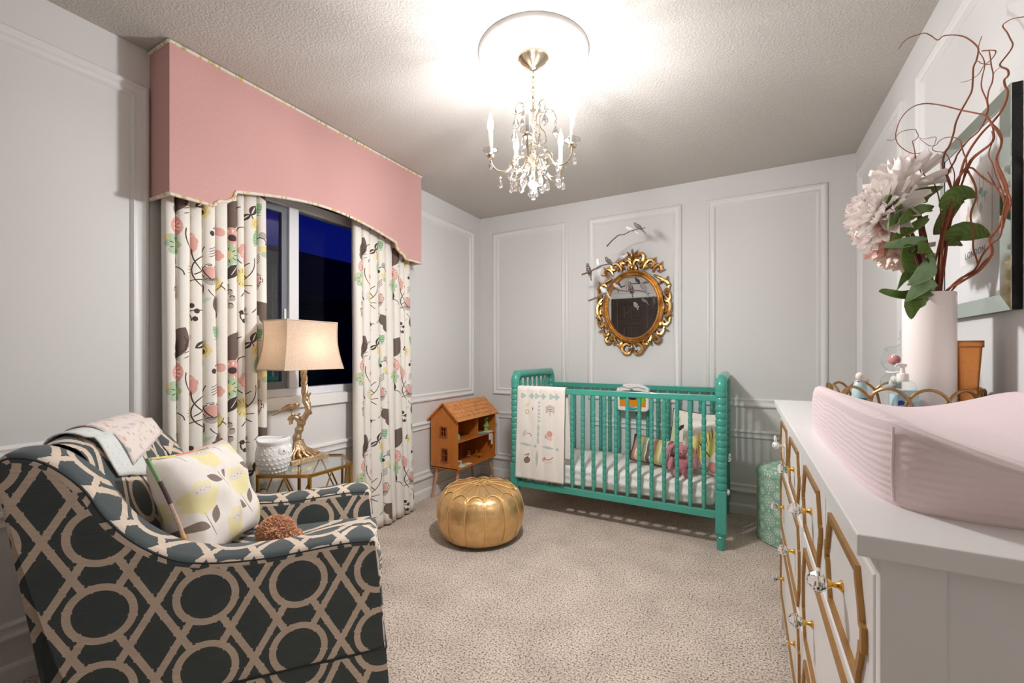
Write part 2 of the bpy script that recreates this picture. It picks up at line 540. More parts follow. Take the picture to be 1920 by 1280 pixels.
# window ---------------------------------------------------------
def pane_mat(name, refl, tint):
    m = bpy.data.materials.new(name); m.use_nodes = True; nt = m.node_tree
    nt.nodes.remove(nt.nodes['Principled BSDF'])
    o = nt.nodes['Material Output']
    tr = nt.nodes.new('ShaderNodeBsdfTransparent'); tr.inputs[0].default_value = tint
    gl = nt.nodes.new('ShaderNodeBsdfGlossy'); gl.inputs['Roughness'].default_value = .01
    # Schlick reflectance for a thin sheet
    ge = nt.nodes.new('ShaderNodeNewGeometry'); dt = nt.nodes.new('ShaderNodeVectorMath'); dt.operation = 'DOT_PRODUCT'
    nt.links.new(ge.outputs['Normal'], dt.inputs[0]); nt.links.new(ge.outputs['Incoming'], dt.inputs[1])
    def mm(op, a, b, c=0):
        n = nt.nodes.new('ShaderNodeMath'); n.operation = op
        for i, q in enumerate((a, b, c)):
            if isinstance(q, (int, float)): n.inputs[i].default_value = q
            else: nt.links.new(q, n.inputs[i])
        return n
    fr = mm('MULTIPLY_ADD', mm('POWER', mm('SUBTRACT', 1.0, mm('ABSOLUTE', dt.outputs['Value'], 0).outputs[0]).outputs[0], 5.0).outputs[0], 1-refl, refl)
    mx = nt.nodes.new('ShaderNodeMixShader')
    nt.links.new(fr.outputs[0], mx.inputs[0]); nt.links.new(tr.outputs[0], mx.inputs[1]); nt.links.new(gl.outputs[0], mx.inputs[2]); nt.links.new(mx.outputs[0], o.inputs[0])
    return m
M['pane'] = pane_mat('window_glass', .12, (.9, .92, .95, 1))
M['pane2'] = pane_mat('screened_window_glass', .006, (.8, .82, .85, 1))
M['vinyl'] = mat('window_vinyl', (226, 226, 228), .35)
YM = -1.93
mb = MB()
fx0, fx1 = -.10, -.03
mb.box((fx0, WY0, WZ0), (fx1, WY1, WZ0+.045)); mb.box((fx0, WY0, WZ1-.05), (fx1, WY1, WZ1))
mb.box((fx0, WY0, WZ0+.045), (fx1, WY0+.045, WZ1-.05)); mb.box((fx0, WY1-.045, WZ0+.045), (fx1, WY1, WZ1-.05))
mb.box((fx0, YM-.03, WZ0+.045), (fx1+.006, YM+.03, WZ1-.05))
wf = struct('window_1', mb, M['vinyl'], bevel=.004)
mb = MB(); sx0, sx1 = -.075, -.045
Y0, Y1 = WY0+.045, YM-.03
for bx in (((sx0, Y0, WZ0+.045), (sx1, Y1, WZ0+.085)), ((sx0, Y0, WZ1-.09), (sx1, Y1, WZ1-.05)), ((sx0, Y0, WZ0+.085), (sx1, Y0+.03, WZ1-.09)), ((sx0, Y1-.032, WZ0+.085), (sx1, Y1, WZ1-.09))): mb.box(*bx)
M['sashgrey'] = mat('grey_sash', (120, 124, 130), .4)
sash = struct('sash', mb, M['sashgrey'], wf)
struct('latch', MB().box((sx1, Y1-.022, 1.32), (sx1+.008, Y1-.010, 1.40)), M['vinyl'], wf)
struct('pane', MB().box((-.062, Y0+.03, WZ0+.085), (-.058, Y1-.032, WZ1-.09)), M['pane'], wf)
struct('pane', MB().box((-.062, YM+.03, WZ0+.045), (-.058, WY1-.045, WZ1-.05)), M['pane2'], wf)
mb = MB()   # reveal lining and stool and apron
mb.box((-.03, WY0-.005, WZ0), (.0, WY0, WZ1)); mb.box((-.03, WY1, WZ0), (0, WY1+.005, WZ1)); mb.box((-.03, WY0, WZ1), (0, WY1, WZ1+.005))
mb.box((0, WY0-.06, WZ0-.065), (.018, WY1+.06, WZ0-.004)); mb.box((0, WY0-.06, WZ1-.0), (.018, WY1+.06, WZ1+.065))
mb.box((0, WY0-.06, WZ0-.004), (.018, WY0, WZ1)); mb.box((0, WY1, WZ0-.004), (.018, WY1+.06, WZ1))
struct('casing', mb, M['trim'], wf, bevel=.003)

# outside: the neighbour's dark house under the dusk sky
M['siding'] = mat('dark_siding', (40, 30, 26), .8)
nh = thing('neighbour_house', 'dark house front seen through the window below the dusk sky', 'house', (-6.5, 1.0, 0))
mb = MB()
for k in range(26): mb.box((0, -7, .0+k*.13-1), (.03, 9, .125+k*.13-1))
mb.box((-3, -7, -1), (-.01, 9, 2.4))
obj('siding', mb, M['siding'], nh, smooth=False)
mb = MB().prism([(.5, 2.32), (.5, 2.42), (-3, 4.2), (-3, 2.32)], -7.4, 9.4, lambda p, q, t: (p, t, q))
obj('roof', mb, mat('dark_shingles', (24, 20, 22), .9, bump=.5, bscale=20), nh, smooth=False)
g = obj('yard_ground', MB().box((-9, -9, -1.1), (-.3, 9, -1.0)), mat('night_lawn', (30, 34, 26), .95), smooth=False); g['kind'] = 'structure'

# closet doors on the front wall (seen in the mirror)
def six_panel(x0, x1, n):
    mb = MB(); z1 = 2.09; th = .035
    mb.box((x0, YF+.001, .012), (x1, YF+.022, z1))
    wd = x1-x0; st = .105; mid = .09
    cx = (x0+x1)/2
    cols = [(x0+st, cx-mid/2), (cx+mid/2, x1-st)]
    rows = [(1.73, 1.98), (.98, 1.62), (.22, .86)]
    rails = [(.012, .22), (.86, .98), (1.62, 1.73), (1.98, z1)]
    for r0, r1 in rails: mb.box((x0+st, YF+.022, r0), (x1-st, YF+th, r1))
    mb.box((x0, YF+.022, .012), (x0+st, YF+th, z1)); mb.box((x1-st, YF+.022, .012), (x1, YF+th, z1))
    for r0, r1 in rows: mb.box((cx-mid/2, YF+.022, r0), (cx+mid/2, YF+th, r1))
    d = struct('door_%d' % n, mb, M['darkwood'], bevel=.004)
    for c0, c1 in cols:
        for r0, r1 in rows:
            struct('panel', MB().box((c0+.03, YF+.02, r0+.03), (c1-.03, YF+.032, r1-.03)), M['darkwood'], d, bevel=.008)
    obj('handle', MB().lathe([(0, 0), (.012, 0), (.01, .02), (.018, .03), (.02, .04), (.012, .05), (0, .052)], n=14, M=rotm('X', -pi/2)), M['nickel'], d, loc=(x1-.05, YF+th, 1.0))
six_panel(.185, .79, 1); six_panel(.80, 1.405, 2)
mb = MB()
for a, c in ((.11, .18), (1.41, 1.48)): mb.box((a, YF, 0), (c, YF+.02, 2.17))
mb.box((.11, YF, 2.10), (1.48, YF+.022, 2.17))
struct('trim_door_casing', mb, M['trim'], bevel=.003)
# ================================================================ CORNICE (pelmet)
CX, CY0, CY1, CZT = .171, -2.62, -1.061, 2.43
def corn_z(y):
    d = min(y-CY0, CY1-y); L = (CY1-CY0)/2
    if d < .165: return 1.806
    if d < .20:  # small ogee
        t = (d-.165)/.035; return 1.806 + .03*sin(t*pi/2)
    if d < .25:
        t = (d-.20)/.05; return 1.836 + .03*(1-cos(t*pi/2))
    if d < .262:
        t = (d-.25)/.012; return 1.866 + .034*t
    t = (d-.262)/(L-.262); return 1.900 + .072*sin(t*pi/2)**1.0
ys = [CY0] + [CY0+.165+i*.005 for i in range(20)] + [CY0+.262+i*(CY1-CY0-.524)/40 for i in range(41)] + [CY1-.165-i*.005 for i in range(19, -1, -1)] + [CY1]
ys = sorted(set(round(y, 4) for y in ys))
cor = thing('cornice', 'long pink linen window cornice with scalloped lower edge, up against the ceiling', 'cornice', (0, -1.84, 1.8))
def co(p): return (p[0], p[1]+1.84, p[2]-1.8)
linen = Pat('pink_linen', (206, 160, 154), rough=.85)
lm = linen.done(weave=.05, wscale=500, bump=.3)
mb = MB()
n = len(ys); th = .02
fr = [(CX, y, corn_z(y)) for y in ys]
for X, sgn in ((CX, 1), (CX-th, -1)):
    b0 = mb.add([co((X, y, corn_z(y))) for y in ys]); b1 = mb.add([co((X, y, CZT)) for y in ys])
    for i in range(n-1):
        uv = [(ys[i], corn_z(ys[i])), (ys[i+1], corn_z(ys[i+1])), (ys[i+1], CZT), (ys[i], CZT)]
        q = [b0+i, b0+i+1, b1+i+1, b1+i]
        mb.face(q if sgn > 0 else q[::-1], uv if sgn > 0 else uv[::-1])
for i in range(n-1):
    mb.face([i, 2*n+i, 2*n+i+1, i+1])
for y, a in ((CY0, 0), (CY1, 1)):
    y2 = y+th if a == 0 else y-th
    mb.box(co((0, min(y, y2), 1.806)), co((CX-.001, max(y, y2), CZT)))
mb.box(co((0, CY0+th, CZT-.02)), co((CX-th, CY1-th, CZT)))
obj('board', mb, lm, cor, smooth=False, bevel=.004)
# multicoloured piping
pp = Pat('floral_piping', (226, 216, 200), uv='UV', rough=.8)
vor = pp.noise(26, 0, 1, stretch=(1, .05, 1), det=1)
for lo, c in ((.62, (222, 180, 96)), (.80, (168, 178, 140)), (1.0, (206, 140, 128))):
    pp.put(pp.ma('COMPARE', vor, lo, .06), c)
pp.put(pp.ma('LESS_THAN', vor, .06), (96, 78, 66))
pm = pp.done()
path = [(.004, CY0-.002, 1.804), (CX, CY0-.002, 1.804)] + [(CX+.002, y, corn_z(y)-.003) for y in ys] + [(CX, CY1+.002, 1.804), (.004, CY1+.002, 1.804)]
obj('lower_piping', MB().tube([co(p) for p in path], .0075, n=8), pm, cor)
path = [(.004, CY0-.002, CZT), (CX, CY0-.002, CZT)] + [(CX+.002, CY0+(CY1-CY0)*i/30, CZT) for i in range(31)] + [(CX, CY1+.002, CZT), (.004, CY1+.002, CZT)]
obj('upper_piping', MB().tube([co(p) for p in path], .0075, n=8), pm, cor)

# ================================================================ CURTAINS
def floral():
    T = (.46, .63)
    p = Pat('floral_curtain_print', (236, 230, 220), tile=T, rough=.85)
    BR = (112, 96, 88); DK = (78, 66, 62); GR = (182, 204, 172); PK = (224, 170, 158); YE = (234, 218, 154); GN = (158, 196, 156); GY = (186, 176, 166)
    # (x to the right, y up) in metres within one repeat
    def stroke(cx, cy, R, c0, h, w=.0022): p.put(p.m_ring(cx, cy, R, w, (c0, h)), DK)
    p.put(p.m_leaf(.10, .545, .085, .05, 62), BR)           # big brown leaf
    p.put(p.m_ell(.075, .50, .030, .035, 0), BR)
    p.put(p.m_ell(.085, .425, .048, .050), PK)              # donut flower
    p.put(p.m_spokes(.085, .425, .026, .040, 13, .3), (248, 232, 220))
    p.put(p.m_ell(.085, .425, .016, .016), DK)
    p.put(p.m_leaf(.085, .265, .042, .022, 65), DK)          # dark leaf
    p.put(p.m_ell(.09, .268, .030, .0014, 65), (238, 230, 218))
    p.put(p.m_ell(.035, .365, .020, .020), YE)
    p.put(p.m_flower(.072, .345, .056, 8, .22), GR)           # green flower
    p.put(p.m_ell(.068, .343, .019, .020), YE)
    p.put(p.m_spokes(.068, .343, .022, .036, 9, .16), DK)
    # drooping berries on an arched stem
    stroke(.10, .215, .036, 90, 88)
    for x, y in ((.064, .19), (.075, .165), (.056, .150), (.084, .136), (.060, .120), (.078, .100)):
        p.put(p.m_ell(x, y, .011, .013), GY); p.put(p.m_ring(x, y+.006, .008, .0022, (90, 75)), DK)
    # second column
    p.put(p.m_flower(.205, .375, .040, 6, .15), PK)
    for a in (-28, -10, 10, 28):
        p.put(p.m_ell(.205, .372+a*.0008, .038, .0013, 35+a*.5), (246, 226, 214))
    p.put(p.m_leaf(.215, .345, .045, .024, 60), PK)
    stroke(.25, .40, .11, 200, 32); stroke(.17, .33, .12, -25, 34)
    stroke(.19, .465, .026, 60, 120)
    p.put(p.m_ell(.185, .245, .022, .048), YE)
    p.put(p.m_spokes(.185, .245, .022, .040, 16, .14), DK)
    stroke(.31, .245, .085, 180, 62); stroke(.20, .17, .12, -20, 30); stroke(.27, .11, .10, 120, 35)
    # berries sprig
    for x, y in ((.18, .075), (.20, .09), (.225, .088), (.24, .065), (.19, .035), (.235, .030)):
        p.put(p.m_ell(x, y, .0085, .011), DK)
    stroke(.17, .02, .055, 45, 45); stroke(.25, .0, .07, 110, 30); stroke(.215, .06, .04, 190, 50)
    # third column
    p.put(p.m_leaf(.365, .615, .045, .016, 90), GN); 
    for y in (.59, .605, .62, .635): p.put(p.m_ell(.365, y-.02, .014, .0012), (84, 150, 96))
    p.put(p.m_leaf(.285, .585, .030, .016, 70), DK); p.put(p.m_ell(.285, .585, .02, .003, 70), (238, 230, 218)); stroke(.36, .58, .085, 195, 25)
    p.put(p.m_leaf(.255, .545, .026, .014, 40), DK); p.put(p.m_ell(.255, .545, .016, .003, 40), (238, 230, 218))
    p.put(p.m_flower(.31, .52, .036, 7, .12), YE); p.put(p.m_ring(.31, .52, .020, .0025), (214, 186, 96)); p.put(p.m_ell(.315, .515, .010, .012), DK)
    p.put(p.m_leaf(.30, .455, .050, .017, 80), GN)
    for y in (.425, .44, .455, .47, .485): p.put(p.m_ell(.30, y, .013, .0012, 8), (84, 150, 96))
    p.put(p.m_ell(.385, .47, .016, .018), GY); stroke(.375, .435, .022, 60, 90); p.put(p.m_ell(.352, .425, .009, .012), DK)
    p.put(p.m_ell(.39, .40, .026, .018), YE); p.put(p.m_ell(.395, .375, .018, .015), GR)
    for a in (0, 1, 2, 3): p.put(p.m_ring(.33, .36+.012*a, .045, .0016, (-50, 26)), (120, 100, 92))
    p.put(p.m_ell(.345, .215, .026, .028), GY); p.put(p.m_ell(.345, .245, .026, .026), PK)
    p.put(p.m_spokes(.345, .245, .029, .033, 9, .72), DK); p.put(p.m_spokes(.345, .245, .036, .0385, 7, .7, .4), DK)
    stroke(.345, .33, .12, 200, 24); stroke(.43, .30, .12, 190, 40); stroke(.385, .18, .05, 250, 55, .0018)
    p.put(p.m_leaf(.425, .19, .040, .022, 80), YE); stroke(.38, .22, .07, -40, 30, .0016); stroke(.41, .14, .06, 20, 40)
    p.put(p.m_leaf(.385, .095, .050, .034, 120), BR); p.put(p.m_ell(.40, .055, .030, .034), BR)
    p.put(p.m_leaf(.32, .115, .030, .010, 30), (206, 220, 196)); p.put(p.m_leaf(.315, .135, .022, .007, 60), (206, 220, 196))
    p.put(p.m_flower(.43, .33, .026, 5, .2), PK); p.put(p.m_ell(.44, .44, .02, .02), PK)
    for k in range(5): p.put(p.m_ell(.145, .49+.022*k, .012, .002, 30), (120, 100, 92))
    stroke(.10, .55, .045, -10, 50, .0018); stroke(.20, .53, .06, 150, 40)
    return p.done(weave=.035, wscale=500)
M['floral'] = floral()
def curtain(name, label, y0, y1, nf, seed, flare):
    rd = random.Random(seed)
    L = y1-y0
    cuts = [0]
    for i in range(nf): cuts.append(cuts[-1]+rd.uniform(.75, 1.3))
    S = cuts[-1]; cuts = [c/S for c in cuts]
    amps = [rd.uniform(.030, .042) for _ in range(nf)]
    pts = []
    per = 16
    for i in range(nf):
        for k in range(per):
            t = k/per
            y = cuts[i] + (cuts[i+1]-cuts[i])*t
            # rounded tube-like pleats with tight valleys between
            h = amps[i]*(abs(sin(pi*t))**.55)
            # overhang: the pleat wraps sideways
            yy = y + (cuts[i+1]-cuts[i])*(-.13)*sin(2*pi*t)
            pts.append((yy, h))
    pts.append((1.0, 0))
    arc = [0]
    for a, c in zip(pts, pts[1:]): arc.append(arc[-1]+hypot((c[0]-a[0])*L, c[1]-a[1])*1.0)
    # each pleat hides extra cloth behind, so the print jumps at the valleys
    jump = [0]
    for i in range(1, len(pts)): jump.append(jump[-1] + (.022 if i % per == 0 else 0))
    NP = len(pts)-1
    rows = 40
    org = (0, (y0+y1)/2, 0)
    def fn(u, v):
        i = min(int(round(u*NP)), NP)
        yy, h = pts[i]
        z = .012 + (2.02-.012)*v
        low = 1-v
        f = 1 + flare*low**2
        wv = .010*low*sin(3.1*yy*nf/2 + 2*low)
        am = 1 + .35*low
        cyv = (y0+y1)/2
        y = cyv + (y0 + L*yy - cyv)*f + .008*low*sin(yy*17+v*3)
        x = .062 + h*am + wv + flare*.75*low**1.5*(.4+.6*sin(pi*yy))
        return (x, y-org[1], z)
    mb = MB()
    def uvf(u, v):
        i = min(int(round(u*NP)), NP)
        return ((arc[i]+jump[i])*.80, (2.02-.012)*v)
    mb.grid(fn, NP, rows, uvfn=uvf)
    o = obj(name, mb, M['floral'], angle=180, loc=org)
    so = o.modifiers.new('thick', 'SOLIDIFY'); so.thickness = .0015
    tag(o, label, 'curtain', 'floral curtains at the window')
    return o
curtain('curtain', 'pleated floral curtain behind the table lamp, on the side next to the grey armchair', -2.605, -2.165, 9, 3, .02)
curtain('curtain', 'pleated floral curtain between the window and the wooden dollhouse', -1.60, -1.085, 8, 11, .06)
# ================================================================ CRIB
CRX0, CRX1, CRY0, CRY1 = .755, 2.12, -.70, -.045
crib = thing('crib', 'teal spindle crib with rounded end rails against the back wall', 'crib', (1.435, -.37, 0))
def cl(x, y, z): return (x-1.435, y+.37, z)
def spool(r, z0, z1, bead, groove=.78):
    """stack of turned beads between z0 and z1"""
    n = max(1, round((z1-z0)/bead)); h = (z1-z0)/n; out = []
    for k in range(n):
        z = z0+k*h
        out += [(r*groove, z), (r*.93, z+h*.10), (r, z+h*.28), (r, z+h*.72), (r*.93, z+h*.90)]
    out.append((r*groove, z1)); return out
ZR0, ZR1 = .865, .902
post_prof = [(.018, .0), (.022, .004), (.024, .06), (.026, .075), (.022, .08), (.026, .085), (.029, .10)]
me_post = mesh('crib_post', MB().lathe(post_prof, n=20).lathe([(.020, .345)]+spool(.031, .35, .93, .0415, .86)+[(.03, .935), (.03, .94)], n=20), M['teal'])
me_block = None
for x in (CRX0, CRX1):
    for y in (CRY0, CRY1):
        p = obj('post', me_post, None, crib, loc=cl(x, y, 0))
        obj('post_block', MB().box((-.0295, -.0295, .098), (.0295, .0295, .348)), M['teal'], p, bevel=.005, smooth=False)
for y in (CRY0, CRY1):
    obj('top_rail', MB().box(cl(CRX0+.02, y-.013, ZR0), cl(CRX1-.02, y+.013, ZR1)), M['teal'], crib, bevel=.004, smooth=False)
    obj('bottom_rail', MB().box(cl(CRX0+.02, y-.013, .178), cl(CRX1-.02, y+.013, .222)), M['teal'], crib, bevel=.004, smooth=False)
sp_prof = [(.0095, .222), (.0125, .25), (.0125, .30)] + spool(.0135, .305, .76, .0375) + [(.0115, .77), (.0135, .80), (.0125, .845), (.0095, .866)]
me_sp = mesh('crib_spindle', MB().lathe(sp_prof, n=12, cap=False), M['teal'])
for y in (CRY0, CRY1):
    for k in range(17):
        obj('spindle', me_sp, None, crib, loc=cl(.82+.0755*k, y, 0))
# end frames: a fat rail that rises from each front post, runs back and comes down again
sp2 = [(.009, .222)] + spool(.0135, .24, .88, .0375) + [(.009, .89), (.0135, .915), (.011, .95), (.008, .985)]
me_sp2 = mesh('end_spindle', MB().lathe(sp2, n=12, cap=False), M['teal'])
for x in (CRX0, CRX1):
    pts = [cl(x, CRY0, .925), cl(x, CRY0, .95), cl(x, CRY0+.008, .972), cl(x, CRY0+.028, .987), cl(x, CRY0+.06, .993), cl(x, CRY1-.06, .993), cl(x, CRY1-.028, .987), cl(x, CRY1-.008, .972), cl(x, CRY1, .95), cl(x, CRY1, .925)]
    pts = spline(pts, 4)
    obj('end_rail', MB().tube(pts, .031, n=16), M['teal'], crib)
    obj('end_stretcher', MB().box(cl(x-.013, CRY0+.02, .178), cl(x+.013, CRY1-.02, .222)), M['teal'], crib, bevel=.004, smooth=False)
    for k in range(7):
        obj('spindle', me_sp2, None, crib, loc=cl(x, CRY0+.082+k*.082, 0))
obj('fastener', MB().ball(cl(CRX1+.035, CRY0+.012, .338), (.012, .018, .018)), M['white'], crib)
mb = MB().tube([cl(CRX1+.032, CRY0+.20, .50), cl(CRX1+.045, CRY0+.20, .49), cl(CRX1+.035, CRY0+.20, .475)], [.006, .008, .005], n=6)
mb.ball(cl(CRX1+.04, CRY0+.185, .51), (.006, .014, .012)).ball(cl(CRX1+.04, CRY0+.215, .512), (.006, .014, .012))
obj('ribbon_tie', mb, M['white'], crib)

# mattress
def soft_box(x0, y0, z0, x1, y1, z1, r=.03, nx=20, ny=12, bulge=.0, wr=0, seed=0):
    """rounded slab, gently wrinkled"""
    mb = MB(); cx, cy, cz = (x0+x1)/2, (y0+y1)/2, (z0+z1)/2
    hx, hy, hz = (x1-x0)/2, (y1-y0)/2, (z1-z0)/2
    def fn(u, v):
        # v: 0 bottom centre -> 1 top centre, u around
        a = 2*pi*u
        ca, sa = cos(a), sin(a)
        k = 1/max(abs(ca), abs(sa))
        px_, py_ = ca*k, sa*k            # on the unit square
        if v < .2: s_ = v/.2; zz = -hz; q = s_
        elif v > .8: s_ = (1-v)/.2; zz = hz; q = s_
        else:
            t = (v-.2)/.6; q = 1; zz = -hz+2*hz*t
        X, Y = px_*hx*q, py_*hy*q
        # rounding
        ex = max(0, abs(X)-(hx-r)); ey = max(0, abs(Y)-(hy-r)); ez = max(0, abs(zz)-(hz-r))
        l = sqrt(ex*ex+ey*ey+ez*ez)
        if l > r:
            f = r/l
            X = (min(abs(X), hx-r)+ex*f)*(1 if X >= 0 else -1)
            Y = (min(abs(Y), hy-r)+ey*f)*(1 if Y >= 0 else -1)
            zz = (min(abs(zz), hz-r)+ez*f)*(1 if zz >= 0 else -1)
        X, Y, zz = cx+X, cy+Y, cz+zz
        if wr:
            nn = noise.noise(Vector((X*3+seed, Y*3, zz*26)))
            X += nn*wr*.6; Y += nn*wr; zz += noise.noise(Vector((X*7, Y*7, seed)))*wr*.5
        return (X, Y, zz)
    mb.grid(fn, nx*4, ny, closeu=True)
    return mb
M['sheet'] = mat('white_sheet', (240, 234, 228), .85, bump=.3, bscale=40)
tag(obj('crib_mattress', soft_box(CRX0+.035, -.665, .226, CRX1-.035, -.08, .362, .03, 30, 26, wr=.012), M['sheet'], angle=180), 'white sheeted mattress wrinkled inside the teal crib', 'mattress')

# quilt over the front rail
def quilt_mat():
    p = Pat('patchwork_baby_quilt', (238, 230, 220), rough=.9)
    SG = (180, 200, 188); BR = (140, 118, 104); PK = (222, 160, 148); DK = (84, 70, 66); YE = (232, 222, 160)
    U0, V = .0, .0
    for k, x in enumerate((.05, .12, .16, .21, .27, .31)): p.put(p.m_flower(x, .595, .022, 3+k % 2, .5), SG)
    for k in range(6): p.put(p.m_flower(.178, .55-k*.026, .011, 3, .5), SG)
    for k in range(3): p.put(p.m_leaf(.175, .37-k*.045, .028, .008, 90), SG)
    p.put(p.m_leaf(.08, .245, .05, .010, -5), SG); p.put(p.m_leaf(.25, .238, .05, .009, -5), SG); p.put(p.m_ell(.155, .24, .012, .010), SG); p.put(p.m_ell(.32, .232, .012, .010), SG)
    p.put(p.m_leaf(.17, .155, .06, .009, 90), SG)
    p.put(p.m_leaf(.085, .53, .022, .012, 60), YE); p.put(p.m_ring(.085, .48, .014, .003), (180, 200, 140)); p.put(p.m_ell(.13, .505, .003, .012), DK)
    for k in range(4): p.put(p.m_ring(.262, .46+k*.012, .036, .0022, (90, 58)), BR)
    p.put(p.m_ell(.262, .485, .002, .030), BR)
    p.put(p.m_leaf(.07, .325, .028, .014, 70), (214, 200, 186)); p.put(p.m_ring(.10, .305, .022, .0022, (60, 60)), DK)
    p.put(p.m_ell(.262, .335, .020, .022), PK); p.put(p.m_ring(.255, .322, .022, .002, (220, 70)), DK); p.put(p.m_ell(.268, .30, .011, .014), (238, 196, 182)); p.put(p.m_ell(.235, .312, .012, .010), (200, 176, 160))
    p.put(p.m_ell(.092, .135, .026, .022, 30), BR); p.put(p.m_ell(.09, .175, .024, .0028, 25), DK); p.put(p.m_ell(.098, .162, .003, .018, -20), DK)
    p.put(p.m_leaf(.22, .155, .020, .012, 60), PK); p.put(p.m_ring(.25, .20, .045, .0022, (-75, 45)), DK)
    for k in range(4): p.put(p.m_ell(.235+.015*k, .13+.004*k, .016, .0022, 60), (226, 196, 180))
    return p.done(weave=.03, wscale=200, bump=.2)
QX0, QX1 = .785, 1.155
org = (QX0, -.70, 0)
def qf(u, v):
    x = QX0 + (QX1-QX0)*u
    Lf = .655; Lb = .50; tot = Lf+.034+Lb
    s_ = v*tot
    rip = .0045*noise.noise(Vector((x*9, s_*7, 1))) + .004*sin(x*34+s_*3)*max(0, (s_ < Lf))
    if s_ < Lf:
        z = .905-(Lf-s_); y = CRY0-.022-abs(rip)-.010*(1-s_/Lf)
        x += (.012*(1-s_/Lf)*(-1 if u < .5 else -.6))
    elif s_ < Lf+.034:
        t = (s_-Lf)/.034; y = CRY0-.022+.044*t; z = .905+.006*sin(pi*t)
    else:
        t = s_-Lf-.034; z = .905-t; y = CRY0+.022+abs(rip)
        x += t*.06
    return (x-org[0], y-org[1], z)
mb = MB().grid(qf, 36, 90, uvfn=lambda u, v: (u*.37, v*1.19))
q = obj('quilt', mb, quilt_mat(), angle=180, loc=org)
so = q.modifiers.new('thick', 'SOLIDIFY'); so.thickness = .006; so.offset = 0
tag(q, 'white appliqued baby quilt draped over the front rail of the teal crib', 'quilt')

# pillows ------------------------------------------------------------
def pillow_mb(w, h, t, nu=24, nv=24, pin=.06, seed=0, wr=.004):
    """pillow lying in its own xz plane, thickness along y, centred"""
    mb = MB()
    for sgn in (1, -1):
        def fn(u, v):
            a, b = 2*u-1, 2*v-1
            px_ = a*w/2*(1-pin*(1-abs(b)**2)*abs(a)**4*0 - pin*(1-b*b)*a*a)
            pz_ = b*h/2*(1-pin*(1-a*a)*b*b)
            th = (max(0, (1-a**4))*max(0, (1-b**4)))**.5
            n_ = noise.noise(Vector((a*2.2+seed, b*2.2, sgn)))
            return (px_, -sgn*(t/2*th*(1+.25*n_)), pz_)
        mb.grid(fn, nu, nv, uvfn=lambda u, v: (u*w, v*h), flip=(sgn < 0))
    return mb
def edge_loop(w, h, pin=.06, n=24):
    out = []
    for k in range(4*n):
        s_, t = divmod(k, n); t = t/n*2-1
        a, b = ((t, -1), (1, t), (-t, 1), (-1, -t))[s_]
        out.append((a*w/2*(1-pin*(1-b*b)*a*a), 0, b*h/2*(1-pin*(1-a*a)*b*b)))
    return out
def stripes_mat():
    p = Pat('striped_pillow_cloth', (236, 226, 206), rough=.9)
    sx = p.nt.nodes.new('ShaderNodeSeparateXYZ'); p.nt.links.new(p.raw, sx.inputs[0])
    u = sx.outputs[0]
    seq = [(.012, (100, 84, 80)), (.040, (198, 140, 130)), (.078, (226, 206, 130)), (.115, (170, 192, 148)), (.150, (110, 96, 90)), (.185, (198, 140, 130)), (.215, (226, 206, 130)), (.25, (170, 192, 148)), (.285, (198, 140, 130)), (.32, (100, 84, 80)), (.355, (226, 206, 130))]
    for x, c in seq: p.put(p.ma('COMPARE', u, x+.004, .0145), c)
    return p.done(weave=.04, bump=.2)
def yellow_leaf_mat(uv=1):
    p = Pat('leaf_print_cloth', (240, 232, 222), rough=.9)
    p.put(p.m_leaf(.19, .17, .12, .085, 60), (232, 216, 130))
    for k in range(7): p.put(p.m_ell(.15+.016*k, .115+.024*k, .04, .0028, 100), (112, 94, 60))
    p.put(p.m_ell(.20, .15, .07, .004, -45), (70, 58, 54))
    p.put(p.m_flower(.27, .03, .05, 6, .2), (226, 150, 140)); p.put(p.m_leaf(.20, .02, .04, .02, 10), (140, 180, 130))
    return p.done(weave=.04, bump=.2)
def bird_cloth_mat():
    p = Pat('floral_pillow_cloth', (238, 232, 218), rough=.9)
    p.put(p.m_leaf(.04, .22, .12, .035, 85), (214, 222, 170)); p.put(p.m_leaf(.075, .22, .04, .014, 50), (70, 58, 54)); p.put(p.m_ring(.10, .26, .035, .003, (-40, 60)), (70, 58, 54))
    p.put(p.m_ring(.20, .16, .05, .003, (150, 120)), (70, 58, 54)); p.put(p.m_ell(.20, .15, .030, .028), (226, 160, 148)); p.put(p.m_leaf(.15, .10, .05, .022, 20), (100, 84, 80)); p.put(p.m_spokes(.20, .15, .034, .042, 9, .6), (70, 58, 54))
    return p.done(weave=.04, bump=.2)
M['pipedark'] = mat('dark_piping', (70, 60, 54), .8)
def pillow(name, label, w, h, t, m, pipe, loc, rx, rz, ry=0, group=None, piper=.004, seed=1):
    T = thing(name, label, 'pillow', loc, 0, group)
    T.rotation_euler = (rx, ry, rz)
    obj('cover', pillow_mb(w, h, t, seed=seed), m, T, angle=180)
    obj('piping', MB().tube(edge_loop(w, h), piper, n=6, closed=True), pipe, T)
    return T
pillow('pillow', 'small oblong striped pillow lying in the teal crib', .36, .19, .11, stripes_mat(), M['pipedark'], (1.69, -.37, .462), radians(-28), radians(-14), radians(3), seed=4)
pillow('pillow', 'white crib pillow with pink flower print, standing behind the plush bunny', .32, .36, .08, bird_cloth_mat(), M['pipedark'], (1.915, -.17, .555), radians(-16), radians(-6), radians(4), seed=9)
pillow('pillow', 'white crib pillow with one big yellow leaf, leaning at the crib end', .28, .34, .10, yellow_leaf_mat(), M['sheet'], (1.985, -.40, .535), radians(-14), radians(-30), radians(-5), seed=12)

